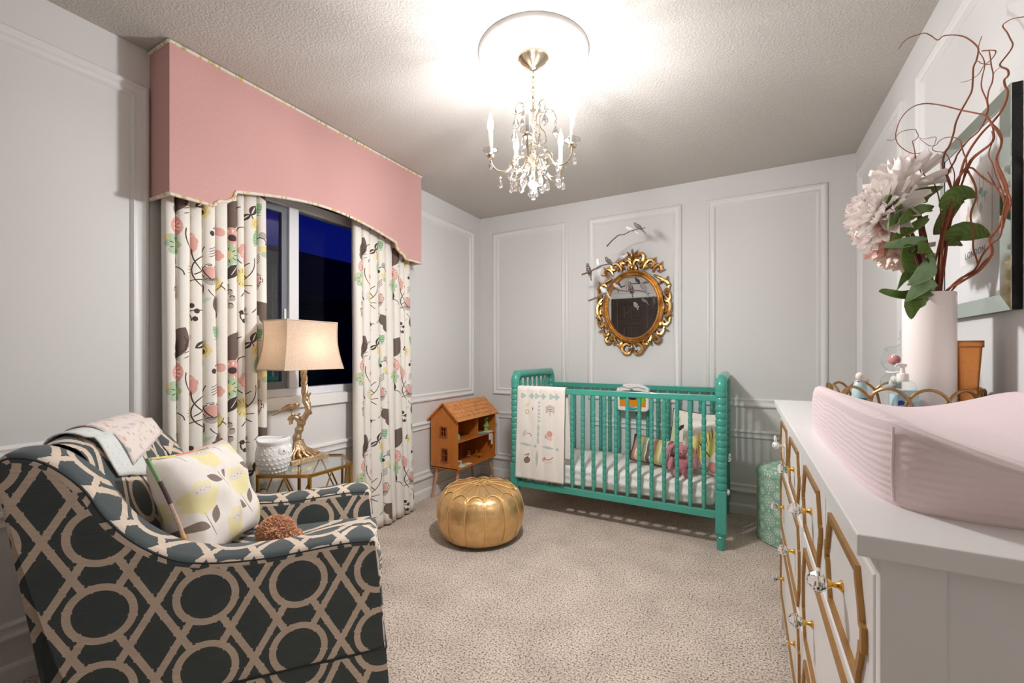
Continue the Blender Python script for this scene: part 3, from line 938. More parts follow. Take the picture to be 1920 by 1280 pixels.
# plush bunny
M['plush_pink'] = mat('dusty_pink_plush', (206, 132, 138), .95, bump=1, bscale=160, sheen=.5, var=.1, vscale=60)
bn = thing('plush_bunny', 'dusty pink plush bunny sitting between pillows in the crib', 'stuffed toy', (1.875, -.52, .366), radians(8))
obj('body', MB().ball((0, 0, .062), (.052, .045, .066)), M['plush_pink'], bn)
hd = obj('head', MB().ball((-.002, -.012, .155), (.045, .042, .042)).ball((-.003, -.045, .143), (.022, .02, .018)), M['plush_pink'], bn)
obj('nose', MB().ball((-.003, -.066, .147), (.005, .003, .004)), M['pipedark'], hd)
for sx_ in (-1, 1):
    e = spline([(sx_*.03, 0, .185), (sx_*.068, -.008, .165), (sx_*.09, -.018, .11), (sx_*.096, -.02, .055)], 5)
    obj('ear', MB().tube(e, [.012+.016*sin(pi*min(1, .12+.9*i/(len(e)-1)))**.7 for i in range(len(e))], n=10, flat=.5), M['plush_pink'], bn)
    obj('arm', MB().tube(spline([(sx_*.045, -.01, .10), (sx_*.062, -.03, .07), (sx_*.058, -.045, .035)], 4), [.018]*9, n=10), M['plush_pink'], bn)
    obj('leg', MB().ball((sx_*.034, -.062, .024), (.026, .036, .024)), M['plush_pink'], bn)
    obj('eye', MB().ball((sx_*.017, -.05, .164), (.003,)*3, 8, 6), M['black'], hd)

# crib toy on the back rail
toy = thing('crib_toy', 'white plastic aquarium soother strapped to the back rail of the crib', 'toy', (1.475, -.10, .70))
def rrect(x0, z0, x1, z1, r, n=5):
    out = []
    for cx_, cz_, a0 in ((x1-r, z0+r, -90), (x1-r, z1-r, 0), (x0+r, z1-r, 90), (x0+r, z0+r, 180)):
        for k in range(n+1):
            a = radians(a0+90*k/n); out.append((cx_+r*cos(a), cz_+r*sin(a)))
    return out
XZ = lambda p, q, t: (p, t, q)
M['plastic'] = mat('white_plastic', (238, 232, 228), .3)
obj('shell', MB().prism(rrect(-.122, 0, .122, .16, .03), -.02, .03, XZ), M['plastic'], toy, bevel=.006)
top = [(-.125, .145), (-.12, .175), (-.09, .190), (-.07, .205), (-.03, .213), (.04, .213), (.075, .202), (.11, .185), (.126, .175), (.125, .145), (.06, .157), (0, .161), (-.06, .157)]
obj('hood', MB().prism(top, -.032, .03, XZ), M['plastic'], toy, bevel=.005)
pz = Pat('aquarium_picture', (20, 90, 110), rough=.3)
pz.put(pz.m_ell(.09, .02, .12, .045), (232, 140, 30)); pz.put(pz.m_ell(.10, .085, .035, .02), (214, 70, 50)); pz.put(pz.m_ell(.10, .062, .03, .010), (60, 30, 50))
pz.put(pz.m_flower(.165, .065, .04, 11, .5), (130, 200, 30)); pz.put(pz.m_flower(.03, .07, .025, 9, .5), (40, 150, 60))
for k in range(4): pz.put(pz.m_ell(.165, .045+.018*k, .006, .003, 40), (20, 70, 20))
obj('picture', MB().grid(lambda u, v: (-.1+.2*u, -.0205, .035+.125*v), 1, 1, uvfn=lambda u, v: (u*.2, v*.125)), pz.done(), toy)
obj('button', MB().ball((0, -.022, .022), (.036, .008, .014)), mat('aqua_button', (20, 176, 196), .3), toy)
mb = MB().tube(spline([(-.1+.02*k, -.034, .183+.006*sin(k*1.15)) for k in range(11)], 3), .0022, n=6)
obj('wave_stripe', mb, mat('slate_stripe', (96, 140, 150), .4), toy)
obj('badge', MB().ball((-.005, -.034, .168), (.012, .003, .005)), mat('red_badge', (214, 60, 60), .4), toy)
obj('fish_eye', MB().ball((-.078, -.033, .196), (.005, .003, .004)), M['black'], toy)
obj('strap', MB().box((-.05, .02, .10), (.05, .075, .208)), M['plastic'], toy, bevel=.004)

# ================================================================ BAROQUE MIRROR
MX, MZ = 1.452, 1.52
mir = thing('wall_mirror', 'oval mirror in a carved gilded scroll frame, over the crib', 'mirror', (MX, 0, MZ))
RX, RZ = .198, .250
def oval(k, rx=RX, rz=RZ): a = radians(k); return (rx*sin(a), rz*cos(a))
prof = [(-.004, .012), (0, .022), (.006, .026), (.010, .020), (.018, .016), (.024, .020), (.032, .032), (.040, .030), (.044, .018), (.048, .0)]
mb = MB(); n = 72
for d, h in prof:
    mb.add([((RX+d)*sin(2*pi*i/n), -h-.004, (RZ+d)*cos(2*pi*i/n)) for i in range(n)])
for j in range(len(prof)-1):
    for i in range(n): mb.face([j*n+i, j*n+(i+1) % n, (j+1)*n+(i+1) % n, (j+1)*n+i])
obj('rim', mb, M['gold'], mir)
obj('mirror_glass', MB().prism([(RX*sin(2*pi*i/n), RZ*cos(2*pi*i/n)) for i in range(n)][::-1], -.012, -.016, XZ), M['mirror'], mir, smooth=False)
mb = MB()
for i in range(64):
    a = 2*pi*i/64
    mb.ball(((RX+.006)*sin(a), -.028, (RZ+.006)*cos(a)), .0042, 6, 4)
obj('bead_moulding', mb, M['gold'], mir)
def scroll(mb, p, r0=.011, r1=.005, depth=-.018, n=6):
    """tapered carved stroke through 2-D points, mirrored on both sides"""
    for sg in (1, -1):
        pts = spline([(sg*x, depth-.006*sin(pi*k/(len(p)-1)), z) for k, (x, z) in enumerate(p)], 5)
        N = len(pts)
        rr = [(1.3*r0*sin(pi*(.12+.80*i/(N-1)))**.6)+.0015 for i in range(N)]
        mb.tube(pts, rr, n=n)
def curl(cx, cz, r, a0, turns, n=9, shrink=.25):
    return [(cx+r*(1-(1-shrink)*k/(n-1))*cos(radians(a0+turns*k/(n-1))), cz+r*(1-(1-shrink)*k/(n-1))*sin(radians(a0+turns*k/(n-1)))) for k in range(n)]
def leafb(mb, x, z, L, w, ang, depth=-.022):
    for sg in ((1, -1) if abs(x) > 1e-6 or ang % 180 != 90 else (1,)):
        a = radians(ang); dx, dz = cos(a)*sg, sin(a)
        pts = [(sg*x+dx*L*t, depth-.010*sin(pi*t), z+dz*L*t) for t in (0, .2, .4, .6, .8, 1)]
        mb.tube(pts, [w*.4, w*1.05, w*1.25, w*1.05, w*.65, w*.1], n=6, flat=.6)
mb = MB()
# crest
leafb(mb, 0, .37, .095, .014, 90, -.03)
for a, L in ((58, .075), (30, .06), (118, .0)): 
    if L: leafb(mb, .006, .385, L, .012, a)
scroll(mb, [(.012, .36), (.035, .40), (.07, .415), (.088, .39), (.08, .36), (.06, .355), (.058, .375)], .012)
scroll(mb, [(.02, .31), (.012, .345), (.03, .37), (.052, .36), (.05, .335)], .010)
scroll(mb, [(.0, .30), (.02, .325), (.028, .30), (.03, .275)], .012)
leafb(mb, 0, .28, .075, .013, 90, -.026); leafb(mb, .012, .285, .06, .012, 65); 
scroll(mb, [(.085, .29), (.10, .33), (.135, .36), (.165, .345), (.165, .315), (.142, .305), (.135, .325)], .011)
scroll(mb, [(.07, .31), (.095, .355), (.09, .385)], .010)
leafb(mb, .155, .335, .055, .010, 55); leafb(mb, .16, .32, .05, .010, 10); leafb(mb, .06, .30, .06, .012, 60); leafb(mb, .11, .29, .05, .011, 80)
# shoulders and sides
scroll(mb, [(.155, .265), (.175, .30), (.205, .315), (.222, .29), (.21, .265), (.192, .275)], .010)
leafb(mb, .205, .29, .06, .009, 60); leafb(mb, .21, .27, .05, .009, 5)
scroll(mb, [(.165, .24), (.19, .225), (.225, .205), (.25, .18), (.262, .15)], .008)
scroll(mb, [(.205, .17), (.225, .19), (.255, .185), (.275, .16), (.27, .12), (.25, .10)], .010)
leafb(mb, .255, .175, .055, .009, 70); leafb(mb, .262, .15, .035, .010, 20)
# rosettes at the sides
for sg in (1, -1):
    for k in range(6):
        a = k*60
        mb.ball((sg*.262+.015*cos(radians(a)), -.030, .105+.015*sin(radians(a))), (.011, .010, .011), 8, 6)
    mb.ball((sg*.262, -.040, .105), .008, 8, 6)
scroll(mb, [(.28, .10), (.285, .06), (.27, .03), (.25, .04), (.252, .06)], .009)
scroll(mb, [(.245, .08), (.27, .045), (.287, .0), (.28, -.05), (.262, -.085), (.245, -.095)], .011)
scroll(mb, [(.245, .0), (.262, -.02), (.258, -.05), (.243, -.04)], .009)
scroll(mb, [(.236, .03), (.238, -.02), (.236, -.07)], .009)
leafb(mb, .275, -.03, .06, .009, -75); leafb(mb, .25, -.09, .06, .010, -55); leafb(mb, .265, -.07, .045, .009, -10)
scroll(mb, [(.285, -.09), (.275, -.13), (.25, -.15), (.232, -.135), (.24, -.115)], .010)
scroll(mb, [(.22, -.115), (.215, -.15), (.20, -.17)], .010)
# lower shoulders
for sg in (1, -1):
    for k in range(5): mb.ball((sg*.168+.014*cos(radians(72*k)), -.030, -.248+.014*sin(radians(72*k))), (.011, .010, .011), 8, 6)
    mb.ball((sg*.168, -.038, -.248), .008, 8, 6)
scroll(mb, [(.24, -.16), (.235, -.20), (.21, -.225), (.19, -.21), (.20, -.19)], .010)
leafb(mb, .235, -.18, .05, .009, -20); leafb(mb, .19, -.225, .045, .010, -10)
scroll(mb, [(.20, -.235), (.215, -.26), (.20, -.285), (.175, -.28), (.18, -.262)], .010)
scroll(mb, [(.15, -.225), (.135, -.27), (.11, -.30), (.085, -.29), (.09, -.27)], .010)
leafb(mb, .13, -.265, .05, .010, -60); leafb(mb, .10, -.28, .05, .009, -20)
# foot
scroll(mb, [(.02, -.31), (.045, -.295), (.072, -.31), (.08, -.34), (.06, -.368), (.03, -.372), (.018, -.35), (.035, -.335)], .011)
scroll(mb, [(.075, -.29), (.10, -.315), (.085, -.345)], .009)
leafb(mb, 0, -.295, .07, .012, -90, -.026); leafb(mb, .01, -.33, .045, .010, -60)
obj('carved_scrollwork', mb, M['gold'], mir)

# ================================================================ BIRD MOBILE
mob = thing('bird_mobile', 'hanging mobile of little birds perched on twigs before the mirror', 'mobile', (1.44, -.48, H_))
def mo(x, z, dy=0): return (x-1.44, dy, z-H_)
M['twig'] = mat('twig_bark', (112, 92, 80), .8, bump=.5, bscale=120)
M['thread'] = mat('clear_thread', (225, 225, 225), .3)
M['bird_white'] = mat('white_resin', (240, 238, 236), .4)
def spotted(name, base, dot, sc_):
    m, nt, P = newmat(name); P.inputs['Roughness'].default_value = .45
    t = nt.nodes.new('ShaderNodeTexCoord'); v = nt.nodes.new('ShaderNodeTexVoronoi'); v.inputs['Scale'].default_value = sc_
    c = nt.nodes.new('ShaderNodeMath'); c.operation = 'LESS_THAN'; c.inputs[1].default_value = .35
    mx = nt.nodes.new('ShaderNodeMix'); mx.data_type = 'RGBA'; mx.inputs[6].default_value = srgb(*base); mx.inputs[7].default_value = srgb(*dot)
    nt.links.new(t.outputs['Object'], v.inputs['Vector']); nt.links.new(v.outputs[0], c.inputs[0]); nt.links.new(c.outputs[0], mx.inputs[0]); nt.links.new(mx.outputs[2], P.inputs['Base Color'])
    return m
M['bird_brown'] = spotted('spotted_brown_resin', (88, 74, 72), (226, 216, 208), 190)
M['bird_grey'] = mat('grey_resin', (132, 120, 122), .5, var=.2, vscale=90)
M['bird_light'] = mat('pale_grey_resin', (196, 188, 184), .5, var=.2, vscale=90)
twigs = [([(1.362, 1.923, .05), (1.40, 1.95, .03), (1.46, 1.979, 0), (1.50, 1.98, 0), (1.56, 1.995, -.02), (1.655, 1.992, -.05)], .0045),
         ([(1.17, 1.738, .06), (1.25, 1.752, .03), (1.34, 1.778, .0), (1.45, 1.782, -.03), (1.57, 1.805, -.07)], .0055),
         ([(1.267, 1.521, -.08), (1.34, 1.552, -.05), (1.423, 1.60, 0), (1.50, 1.588, .02), (1.60, 1.585, .05), (1.66, 1.565, .08)], .0055)]
for pts, r in twigs:
    P_ = spline([mo(x, z, d) for x, z, d in pts], 5)
    P_ = [p+Vector((0, 0, .002*noise.noise(Vector((i*.7, 0, r*999))))) for i, p in enumerate(P_)]
    obj('branch', MB().tube(P_, taper(len(P_), r*1.15, r*.55), n=7), M['twig'], mob)
def bird_mb(s=1.0):
    """small perched bird facing -x, feet at the origin"""
    mb = MB()
    sp_ = spline([(-.030, 0, .036), (-.022, 0, .037), (-.012, 0, .028), (.006, 0, .018), (.024, 0, .004), (.040, 0, -.012), (.052, 0, -.022)], 3)
    rr = [.001, .004, .0085, .0098, .0092, .0095, .0115, .013, .0135, .0125, .0105, .0085, .006, .0048, .0042, .004, .0036, .003, .002]
    rr = rr[:len(sp_)] + [.002]*(len(sp_)-len(rr))
    mb.tube([p*s for p in sp_], [r*s for r in rr], n=10)
    for sg in (1, -1):
        mb.tube([Vector((-.006, sg*.010, .024))*s, Vector((.012, sg*.013, .012))*s, Vector((.034, sg*.006, -.006))*s], [.004*s, .0065*s, .0015*s], n=8, flat=.5)
    return mb
def bird(x, z, d, m, rz, s=1.0, ry=0):
    o = obj('bird', bird_mb(s), m, mob, loc=mo(x, z, d)); o.rotation_euler = (0, ry, rz); return o
bird(1.545, 1.990, 0, M['bird_white'], 0, 1.0, -.1); bird(1.598, 1.993, -.02, M['bird_grey'], .3, 1.1, .1)
bird(1.225, 1.745, .03, M['bird_brown'], 1.3, 1.3, .45); bird(1.307, 1.768, .01, M['bird_white'], 1.6, 1.25, .45)
bird(1.385, 1.780, 0, M['bird_brown'], .2, 1.15, .25); bird(1.49, 1.785, -.04, M['bird_light'], 2.9, 1.25, -.3)
bird(1.366, 1.565, -.03, M['bird_white'], 1.0, 1.2, 0); bird(1.45, 1.598, 0, M['bird_light'], .5, 1.0, 0)
bird(1.535, 1.588, .03, M['bird_brown'], 1.4, 1.2, .4); bird(1.615, 1.585, .05, M['bird_grey'], -.4, 1.2, .3)
mb = MB()
for a, c in (((1.50, 1.982), (1.47, H_)), ((1.44, 1.60), (1.49, 1.78)), ((1.36, 1.78), (1.50, 1.98))):
    mb.tube([mo(*a), mo(*c)], .00035, n=4)
obj('thread', mb, M['thread'], mob)

# ================================================================ ROSETTE + CHANDELIER
ros = tag(obj('ceiling_rosette', MB().lathe([(0, -.012), (.06, -.012), (.065, -.016), (.14, -.012), (.16, -.016), (.17, -.024), (.185, -.026), (.192, -.034), (.205, -.036), (.214, -.030), (.226, -.024), (.236, -.012), (.238, 0)][::-1], n=72), M['trim'], loc=(CH[0], CH[1], H_), angle=60), 'large round white plaster rosette on the ceiling above the chandelier', 'ceiling rosette')
chd = thing('chandelier', 'small five candle chandelier hung with glass drops', 'chandelier', (CH[0], CH[1], H_-.014))
ZB = H_-.014
def ch(ang, r, z):
    x, y = ch_pt(ang, r); return Vector((x-CH[0], y-CH[1], z-ZB))
obj('canopy', MB().lathe([(0, -.052), (.014, -.05), (.022, -.042), (.05, -.026), (.058, -.016), (.066, -.010), (.067, 0)], n=32, cap=False), M['nickel'], chd)
mb = MB()
for k in range(7):
    z = 2.352-k*.022
    pts = [Vector((.007*cos(t)*(1 if k % 2 else 0), .007*cos(t)*(0 if k % 2 else 1), z-ZB+.0145*sin(t))) for t in [2*pi*i/12 for i in range(12)]]
    mb.tube(pts, .0022, n=6, closed=True)
obj('chain', mb, M['nickel'], chd)
obj('stem', MB().lathe([(0, 1.925), (.006, 1.928), (.012, 1.94), (.008, 1.95), (.02, 1.965), (.026, 1.975), (.012, 1.985), (.008, 2.0), (.012, 2.02), (.007, 2.04), (.006, 2.12), (.012, 2.135), (.006, 2.15), (.005, 2.19), (.014, 2.2), (.006, 2.212), (0, 2.22)], c=(0, 0, -ZB), n=16), M['nickel'], chd)
def drop_mb(h=.04, w=.011):
    """faceted pear drop hanging from z=0"""
    return MB().lathe([(0, -h), (w*.55, -h*.93), (w, -h*.72), (w*.92, -h*.55), (w*.45, -h*.22), (w*.12, -h*.04), (0, 0)], n=8)
def bead_mb(r): return MB().ball((0, 0, 0), r, 8, 6)
me_drop = mesh('drop', drop_mb(), M['crystal'], smooth=False); me_dropL = mesh('drop_large', drop_mb(.052, .014), M['crystal'], smooth=False); me_bead = mesh('bead', bead_mb(.0065), M['crystal'], smooth=False)
def pendant(p, big=False, bead=True, parent=None):
    p = Vector(p)
    if bead: obj('crystal_bead', me_bead, None, parent or chd, loc=p+Vector((0, 0, -.009)))
    obj('crystal_drop', me_dropL if big else me_drop, None, parent or chd, loc=p+Vector((0, 0, -.017 if bead else 0)))
M['bobeche'] = pane_mat('cut_glass_dish', .22, (.93, .93, .93, 1))
M['bulb'] = mat('lit_bulb', (255, 250, 240), .3, emit=(255, 240, 222), es=8)
M['candle'] = mat('candle_sleeve', (240, 236, 228), .5)
for k, (a, r) in enumerate(CANDLES):
    arm = spline([ch(a, .012, 1.975), ch(a, .04, 2.0), ch(a, .075, 1.985), ch(a, .095, 1.955), ch(a, .12, 1.932), ch(a, .155, 1.935), ch(a, .180, 1.96), ch(a, .185, 1.995)], 4)
    A = obj('arm', MB().tube(arm, .0046, n=8), M['nickel'], chd)
    c2 = spline([ch(a, .03, 1.985), ch(a, .055, 1.945), ch(a, .085, 1.95), ch(a, .09, 1.985), ch(a, .07, 2.005), ch(a, .055, 1.99)], 4)
    obj('scroll', MB().tube(c2, .003, n=6), M['nickel'], A)
    c = ch(a, r, 0); c.z = -ZB
    cup = obj('candle_cup', MB().lathe([(0, 1.988), (.014, 1.99), (.018, 1.998), (.012, 2.004), (.010, 2.008)], c=c, n=14), M['nickel'], chd)
    mb = MB()
    def bf(u, v, c=c):
        R = .010+.024*v; ru = R*(1+.10*sin(2*pi*u*9)*v)
        return (c.x+ru*cos(2*pi*u), c.y+ru*sin(2*pi*u), 2.004-ZB+.018*v**1.6)
    mb.grid(bf, 54, 5, closeu=True)
    bo = obj('bobeche', mb, M['bobeche'], cup); so = bo.modifiers.new('t', 'SOLIDIFY'); so.thickness = .003
    obj('candle_sleeve', MB().lathe([(.0095, 2.006), (.0095, 2.10), (.006, 2.101)], c=c, n=14), M['candle'], cup)
    obj('bulb', MB().lathe([(.006, 2.10), (.011, 2.112), (.0135, 2.125), (.012, 2.145), (.007, 2.165), (.003, 2.18), (0, 2.187)], c=c, n=14), M['bulb'], cup).visible_shadow = True
    pendant(ch(a+7, .185, 1.985), parent=None)
    pendant(ch(a-20, .15, 1.935)); pendant(ch(a+22, .11, 1.945), True)
    # upper scroll with its pendant
    b_ = a+36
    up = spline([ch(b_, .006, 2.06), ch(b_, .03, 2.045), ch(b_, .055, 2.07), ch(b_, .05, 2.105), ch(b_, .03, 2.13), ch(b_, .03, 2.17), ch(b_, .055, 2.205), ch(b_, .085, 2.20), ch(b_, .10, 2.17), ch(b_, .095, 2.155)], 4)
    obj('scroll', MB().tube(up, .0026, n=6), M['nickel'], chd)
    pendant(ch(b_, .097, 2.155), True); pendant(ch(b_, .055, 2.20)); pendant(ch(b_, .052, 2.075))
    # lower scroll
    lo = spline([ch(b_, .01, 1.97), ch(b_, .04, 1.94), ch(b_, .08, 1.915), ch(b_, .11, 1.92), ch(b_, .118, 1.945), ch(b_, .10, 1.955)], 4)
    obj('scroll', MB().tube(lo, .0028, n=6), M['nickel'], chd)
    pendant(ch(b_, .113, 1.92)); pendant(ch(b_, .06, 1.92), True); pendant(ch(a, .035, 1.935))
obj('crystal_ball', MB().ball((0, 0, 1.875-ZB), .017, 12, 8), mesh('b', MB().ball((0, 0, 0), .01), M['crystal']).materials[0], chd, smooth=False)
pendant((0, 0, 1.862-ZB), True, False); obj('crystal_bead', me_bead, None, chd, loc=(0, 0, 1.9-ZB))
# ================================================================ DOLLHOUSE
DX0, DX1, DY0, DY1, DZ0, DE = .035, .295, -.785, -.215, .245, .635
DR = .755
M['oak'] = mat('honey_wood', (196, 116, 44), .42, bump=.1, bscale=60, var=.10, vscale=9, stretch=(3, 3, .5), coat=.2)
M['oakdark'] = mat('dark_honey_wood', (150, 82, 40), .5, var=.12, vscale=12)
M['shingle'] = mat('cedar_shingle', (212, 142, 84), .7, var=.2, vscale=30, bump=.3, bscale=120)
dh = thing('dollhouse', 'orange wooden dollhouse with shingled roof on four splayed legs, in the corner', 'dollhouse', (.165, -.5, 0))
def d_(x, y, z): return (x-.165, y+.5, z)
XM = (DX0+DX1)/2
gable = [(DX0, DZ0), (DX1, DZ0), (DX1, DE), (XM, DR-.012), (DX0, DE)]
def wall_with_holes(mb, y0, y1, holes):
    """gable wall in the xz plane with window holes; built from strips"""
    xs = sorted(set([DX0, DX1, XM]+[h[0] for h in holes]+[h[2] for h in holes]))
    top = lambda x: DE+(DR-.012-DE)*(1-abs(x-XM)/((DX1-DX0)/2))
    for a, c in zip(xs, xs[1:]):
        segs = [(DZ0, None)]
        hs = sorted([(h[1], h[3]) for h in holes if h[0] <= a+1e-6 and h[2] >= c-1e-6])
        z = DZ0; pieces = []
        for h0, h1 in hs: pieces.append((z, h0)); z = h1
        for p0, p1 in pieces: mb.box(d_(a, y0, p0), d_(c, y1, p1))
        poly = [(a, z), (c, z), (c, top(c)), (a, top(a))]
        mb.prism(poly, y0, y1, lambda p, q, t: d_(p, t, q))
holes = [(.135, .50, .185, .565), (.150, .305, .195, .395)]
mb = MB(); wall_with_holes(mb, DY0, DY0+.010, holes); obj('end_wall', mb, M['oak'], dh, smooth=False)
mb = MB(); wall_with_holes(mb, DY1-.010, DY1, []); obj('end_wall', mb, M['oak'], dh, smooth=False)
for (x0, z0, x1, z1) in holes:
    mb = MB(); t_ = .009
    mb.box(d_(x0-t_, DY0-.006, z1), d_(x1+t_, DY0+.004, z1+t_)); mb.box(d_(x0-t_-.003, DY0-.009, z0-t_), d_(x1+t_+.003, DY0+.004, z0))
    mb.box(d_(x0-t_, DY0-.006, z0), d_(x0, DY0+.004, z1)); mb.box(d_(x1, DY0-.006, z0), d_(x1+t_, DY0+.004, z1))
    mb.box(d_((x0+x1)/2-.002, DY0-.002, z0), d_((x0+x1)/2+.002, DY0+.004, z1)); mb.box(d_(x0, DY0-.002, (z0+z1)/2-.002), d_(x1, DY0+.004, (z0+z1)/2+.002))
    obj('window_frame', mb, M['oakdark'], dh, smooth=False)
mb = MB()
for x in (.105, .160, .232): mb.box(d_(x, DY0-.0006, DZ0), d_(x+.0012, DY0+.001, .50 if x == .160 else DE))
obj('board_groove', mb, M['oakdark'], dh, smooth=False)
obj('back_wall', MB().box(d_(DX0, DY0+.01, DZ0), d_(DX0+.006, DY1-.01, DE)), M['oakdark'], dh, smooth=False)
obj('floor_board', MB().box(d_(DX0, DY0, DZ0-.006), d_(DX1+.006, DY1, DZ0+.008)), M['oak'], dh, bevel=.001, smooth=False)
obj('shelf', MB().box(d_(DX0, DY0+.01, .452), d_(DX1-.004, DY1-.01, .462)), M['oak'], dh, smooth=False)
obj('divider', MB().box(d_(DX0, -.455, .462), d_(DX1-.03, -.448, DE)), M['oak'], dh, smooth=False)
obj('divider', MB().box(d_(DX0, -.52, DZ0+.008), d_(DX0+.10, -.512, .452)), M['oakdark'], dh, smooth=False)
ov = .022
for sg in (1, -1):
    sl = atan2(DR-DE, (DX1-DX0)/2); L = hypot(DR-DE, (DX1-DX0)/2)+ov
    def rp(s_, y, h, sg=sg): return d_(XM+sg*(s_*cos(sl)+h*sin(sl)), y, DR-s_*sin(sl)+h*cos(sl))
    mb = MB()
    i = mb.add([rp(0, DY0-.022, -.004), rp(L, DY0-.022, -.004), rp(L, DY1+.022, -.004), rp(0, DY1+.022, -.004), rp(0, DY0-.022, .006), rp(L, DY0-.022, .006), rp(L, DY1+.022, .006), rp(0, DY1+.022, .006)])
    for f in ((0,3,2,1),(4,5,6,7),(0,1,5,4),(1,2,6,5),(2,3,7,6),(3,0,4,7)): mb.face([i+k for k in (f if sg > 0 else f[::-1])])
    R = obj('roof', mb, M['oak'], dh, smooth=False)
    rows = 5; w_ = L/rows
    for r in range(rows):
        y = DY0-.020; k = 0
        y_end = DY1+.020
        while y < y_end-.012:
            wd = RND.uniform(.036, .062)*(1 if sg > 0 else 2)
            if k == 0: wd *= RND.uniform(.4, .9)
            y2 = min(y+wd, y_end)
            s0, s1 = r*w_, (r+1)*w_+.004
            hh = .0062+RND.uniform(0, .001)
            mb = MB()
            i = mb.add([rp(s0, y, hh), rp(s1, y, hh+.0035), rp(s1, y2-.0012, hh+.0035), rp(s0, y2-.0012, hh), rp(s0, y, hh-.002), rp(s1, y, hh-.001), rp(s1, y2-.0012, hh-.001), rp(s0, y2-.0012, hh-.002)])
            for f in ((0,1,2,3),(4,7,6,5),(1,5,6,2),(0,4,5,1),(3,2,6,7),(0,3,7,4)): mb.face([i+q for q in (f if sg > 0 else f[::-1])])
            obj('shingle', mb, M['shingle'], R, smooth=False)
            y = y2; k += 1
for (x, y, fx, fy) in ((.075, -.745, .055, -.79), (.262, -.735, .275, -.775), (.07, -.255, .05, -.21), (.255, -.255, .275, -.195)):
    obj('leg', MB().tube([d_(fx, fy, 0), d_(x, y, DZ0-.006)], [.009, .0145], n=14), M['birch'], dh)
# furniture inside the dollhouse
M['mint'] = mat('mint_paint', (120, 196, 176), .4); M['lime'] = mat('lime_paint', (176, 204, 110), .4); M['paper'] = mat('cut_paper', (232, 230, 222), .8); M['navy'] = mat('dark_teal_paint', (20, 50, 52), .4)
def dthing(name, label, x, y, z, mats, boxes, cat='dollhouse furniture', rz=0):
    t = thing(name, label, cat, (x, y, z), rz)
    for nm, m, mb in boxes: obj(nm, mb, m, t, bevel=.001, smooth=False)
    return t
def B(*a):
    mb = MB()
    for q in a: mb.box(q[0], q[1])
    return mb
hb = MB().prism([(-.022, 0), (.022, 0), (.022, .036), (.010, .044), (0, .046), (-.010, .044), (-.022, .036)], 0, .004, lambda p, q, t: (t, p, q))
dthing('toy_bed', 'tiny mint green toy bed on the upper floor of the dollhouse', .235, -.70, .462, 0, [('headboard', M['mint'], hb), ('mattress', M['paper'], B(((-.06, -.02, .010), (0, .02, .02)))), ('leg', M['mint'], B(((-.001, -.024, 0), (.005, -.019, .03)), ((-.001, .019, 0), (.005, .024, .03)), ((-.062, -.022, 0), (-.058, .022, .028))))])
tw = MB().prism([(-.014, 0), (.014, 0), (.014, .10), (.012, .118), (0, .126), (-.012, .118), (-.014, .10)], 0, .024, lambda p, q, t: (t, p, q))
dthing('toy_cupboard', 'tall lime green toy sink unit with round mirror in the dollhouse bathroom', .225, -.275, .462, 0, [('body', M['lime'], tw), ('basin', M['lime'], B(((.0, -.026, .046), (.04, .004, .060)))), ('mirror', M['navy'], MB().lathe([(0, 0), (.009, 0), (.009, .003), (0, .003)], c=(.024, 0, .10), n=16, M=rotm('Y', pi/2)))])
dthing('toy_toilet', 'lime green toy toilet beside the dollhouse bathroom divider', .18, -.42, .462, 0, [('tank', M['lime'], B(((-.03, -.018, .0), (-.012, .018, .062)))), ('bowl', M['lime'], MB().lathe([(.009, 0), (.008, .02), (.016, .03), (.017, .034), (.011, .034), (.0, .026)], n=16))])
dthing('bath_mat', 'pale blue paper mat on the dollhouse bathroom floor', .235, -.36, .462, 0, [('sheet', mat('pale_blue_paper', (150, 190, 200), .8), B(((-.04, -.05, 0), (.03, .04, .0015))))], 'toy')
dthing('paper_note', 'white paper scrap hanging over the dollhouse shelf edge', .255, -.275, .4625, 0, [('sheet', M['paper'], B(((-.04, -.045, 0), (.034, .05, .001)), ((.033, -.005, -.11), (.035, .022, .001)), ((.033, -.04, -.065), (.035, -.008, .001))))], 'paper')
def toy_chair(x, y, z, rz, label):
    dthing('toy_chair', label, x, y, z, 0, [('seat', M['oak'], B(((-.013, -.013, .022), (.013, .013, .026)))),
        ('leg', M['oak'], B(((-.013, -.013, 0), (-.010, -.010, .022)), ((.010, -.013, 0), (.013, -.010, .022)), ((-.013, .010, 0), (-.010, .013, .06)), ((.010, .010, 0), (.013, .013, .06)))),
        ('backrest', M['oak'], B(((-.013, .010, .052), (.013, .013, .060)), ((-.013, .010, .036), (.013, .013, .041)), ((-.0015, .010, .026), (.0015, .013, .052))))], rz=rz)
toy_chair(.165, -.44, DZ0+.0085, .6, 'tiny wooden toy chair, the one further left on the dollhouse ground floor')
toy_chair(.19, -.375, DZ0+.0085, -.3, 'tiny wooden toy chair near the middle of the dollhouse ground floor')
dthing('toy_table', 'tiny wooden toy table before the toy chairs in the dollhouse', .245, -.385, DZ0+.0085, 0, [('top', M['oak'], B(((-.02, -.024, .03), (.02, .024, .034)))), ('leg', M['oak'], B(*[((x-.002, y-.002, 0), (x+.002, y+.002, .03)) for x in (-.017, .017) for y in (-.021, .021)]))])
dthing('toy_table', 'small white toy table at the near end of the dollhouse ground floor', .25, -.735, DZ0+.0085, 0, [('top', M['white'], B(((-.026, -.03, .042), (.026, .034, .047)))), ('leg', M['white'], B(((-.026, -.03, 0), (.026, -.026, .042)), ((-.026, .03, 0), (.026, .034, .042))))])
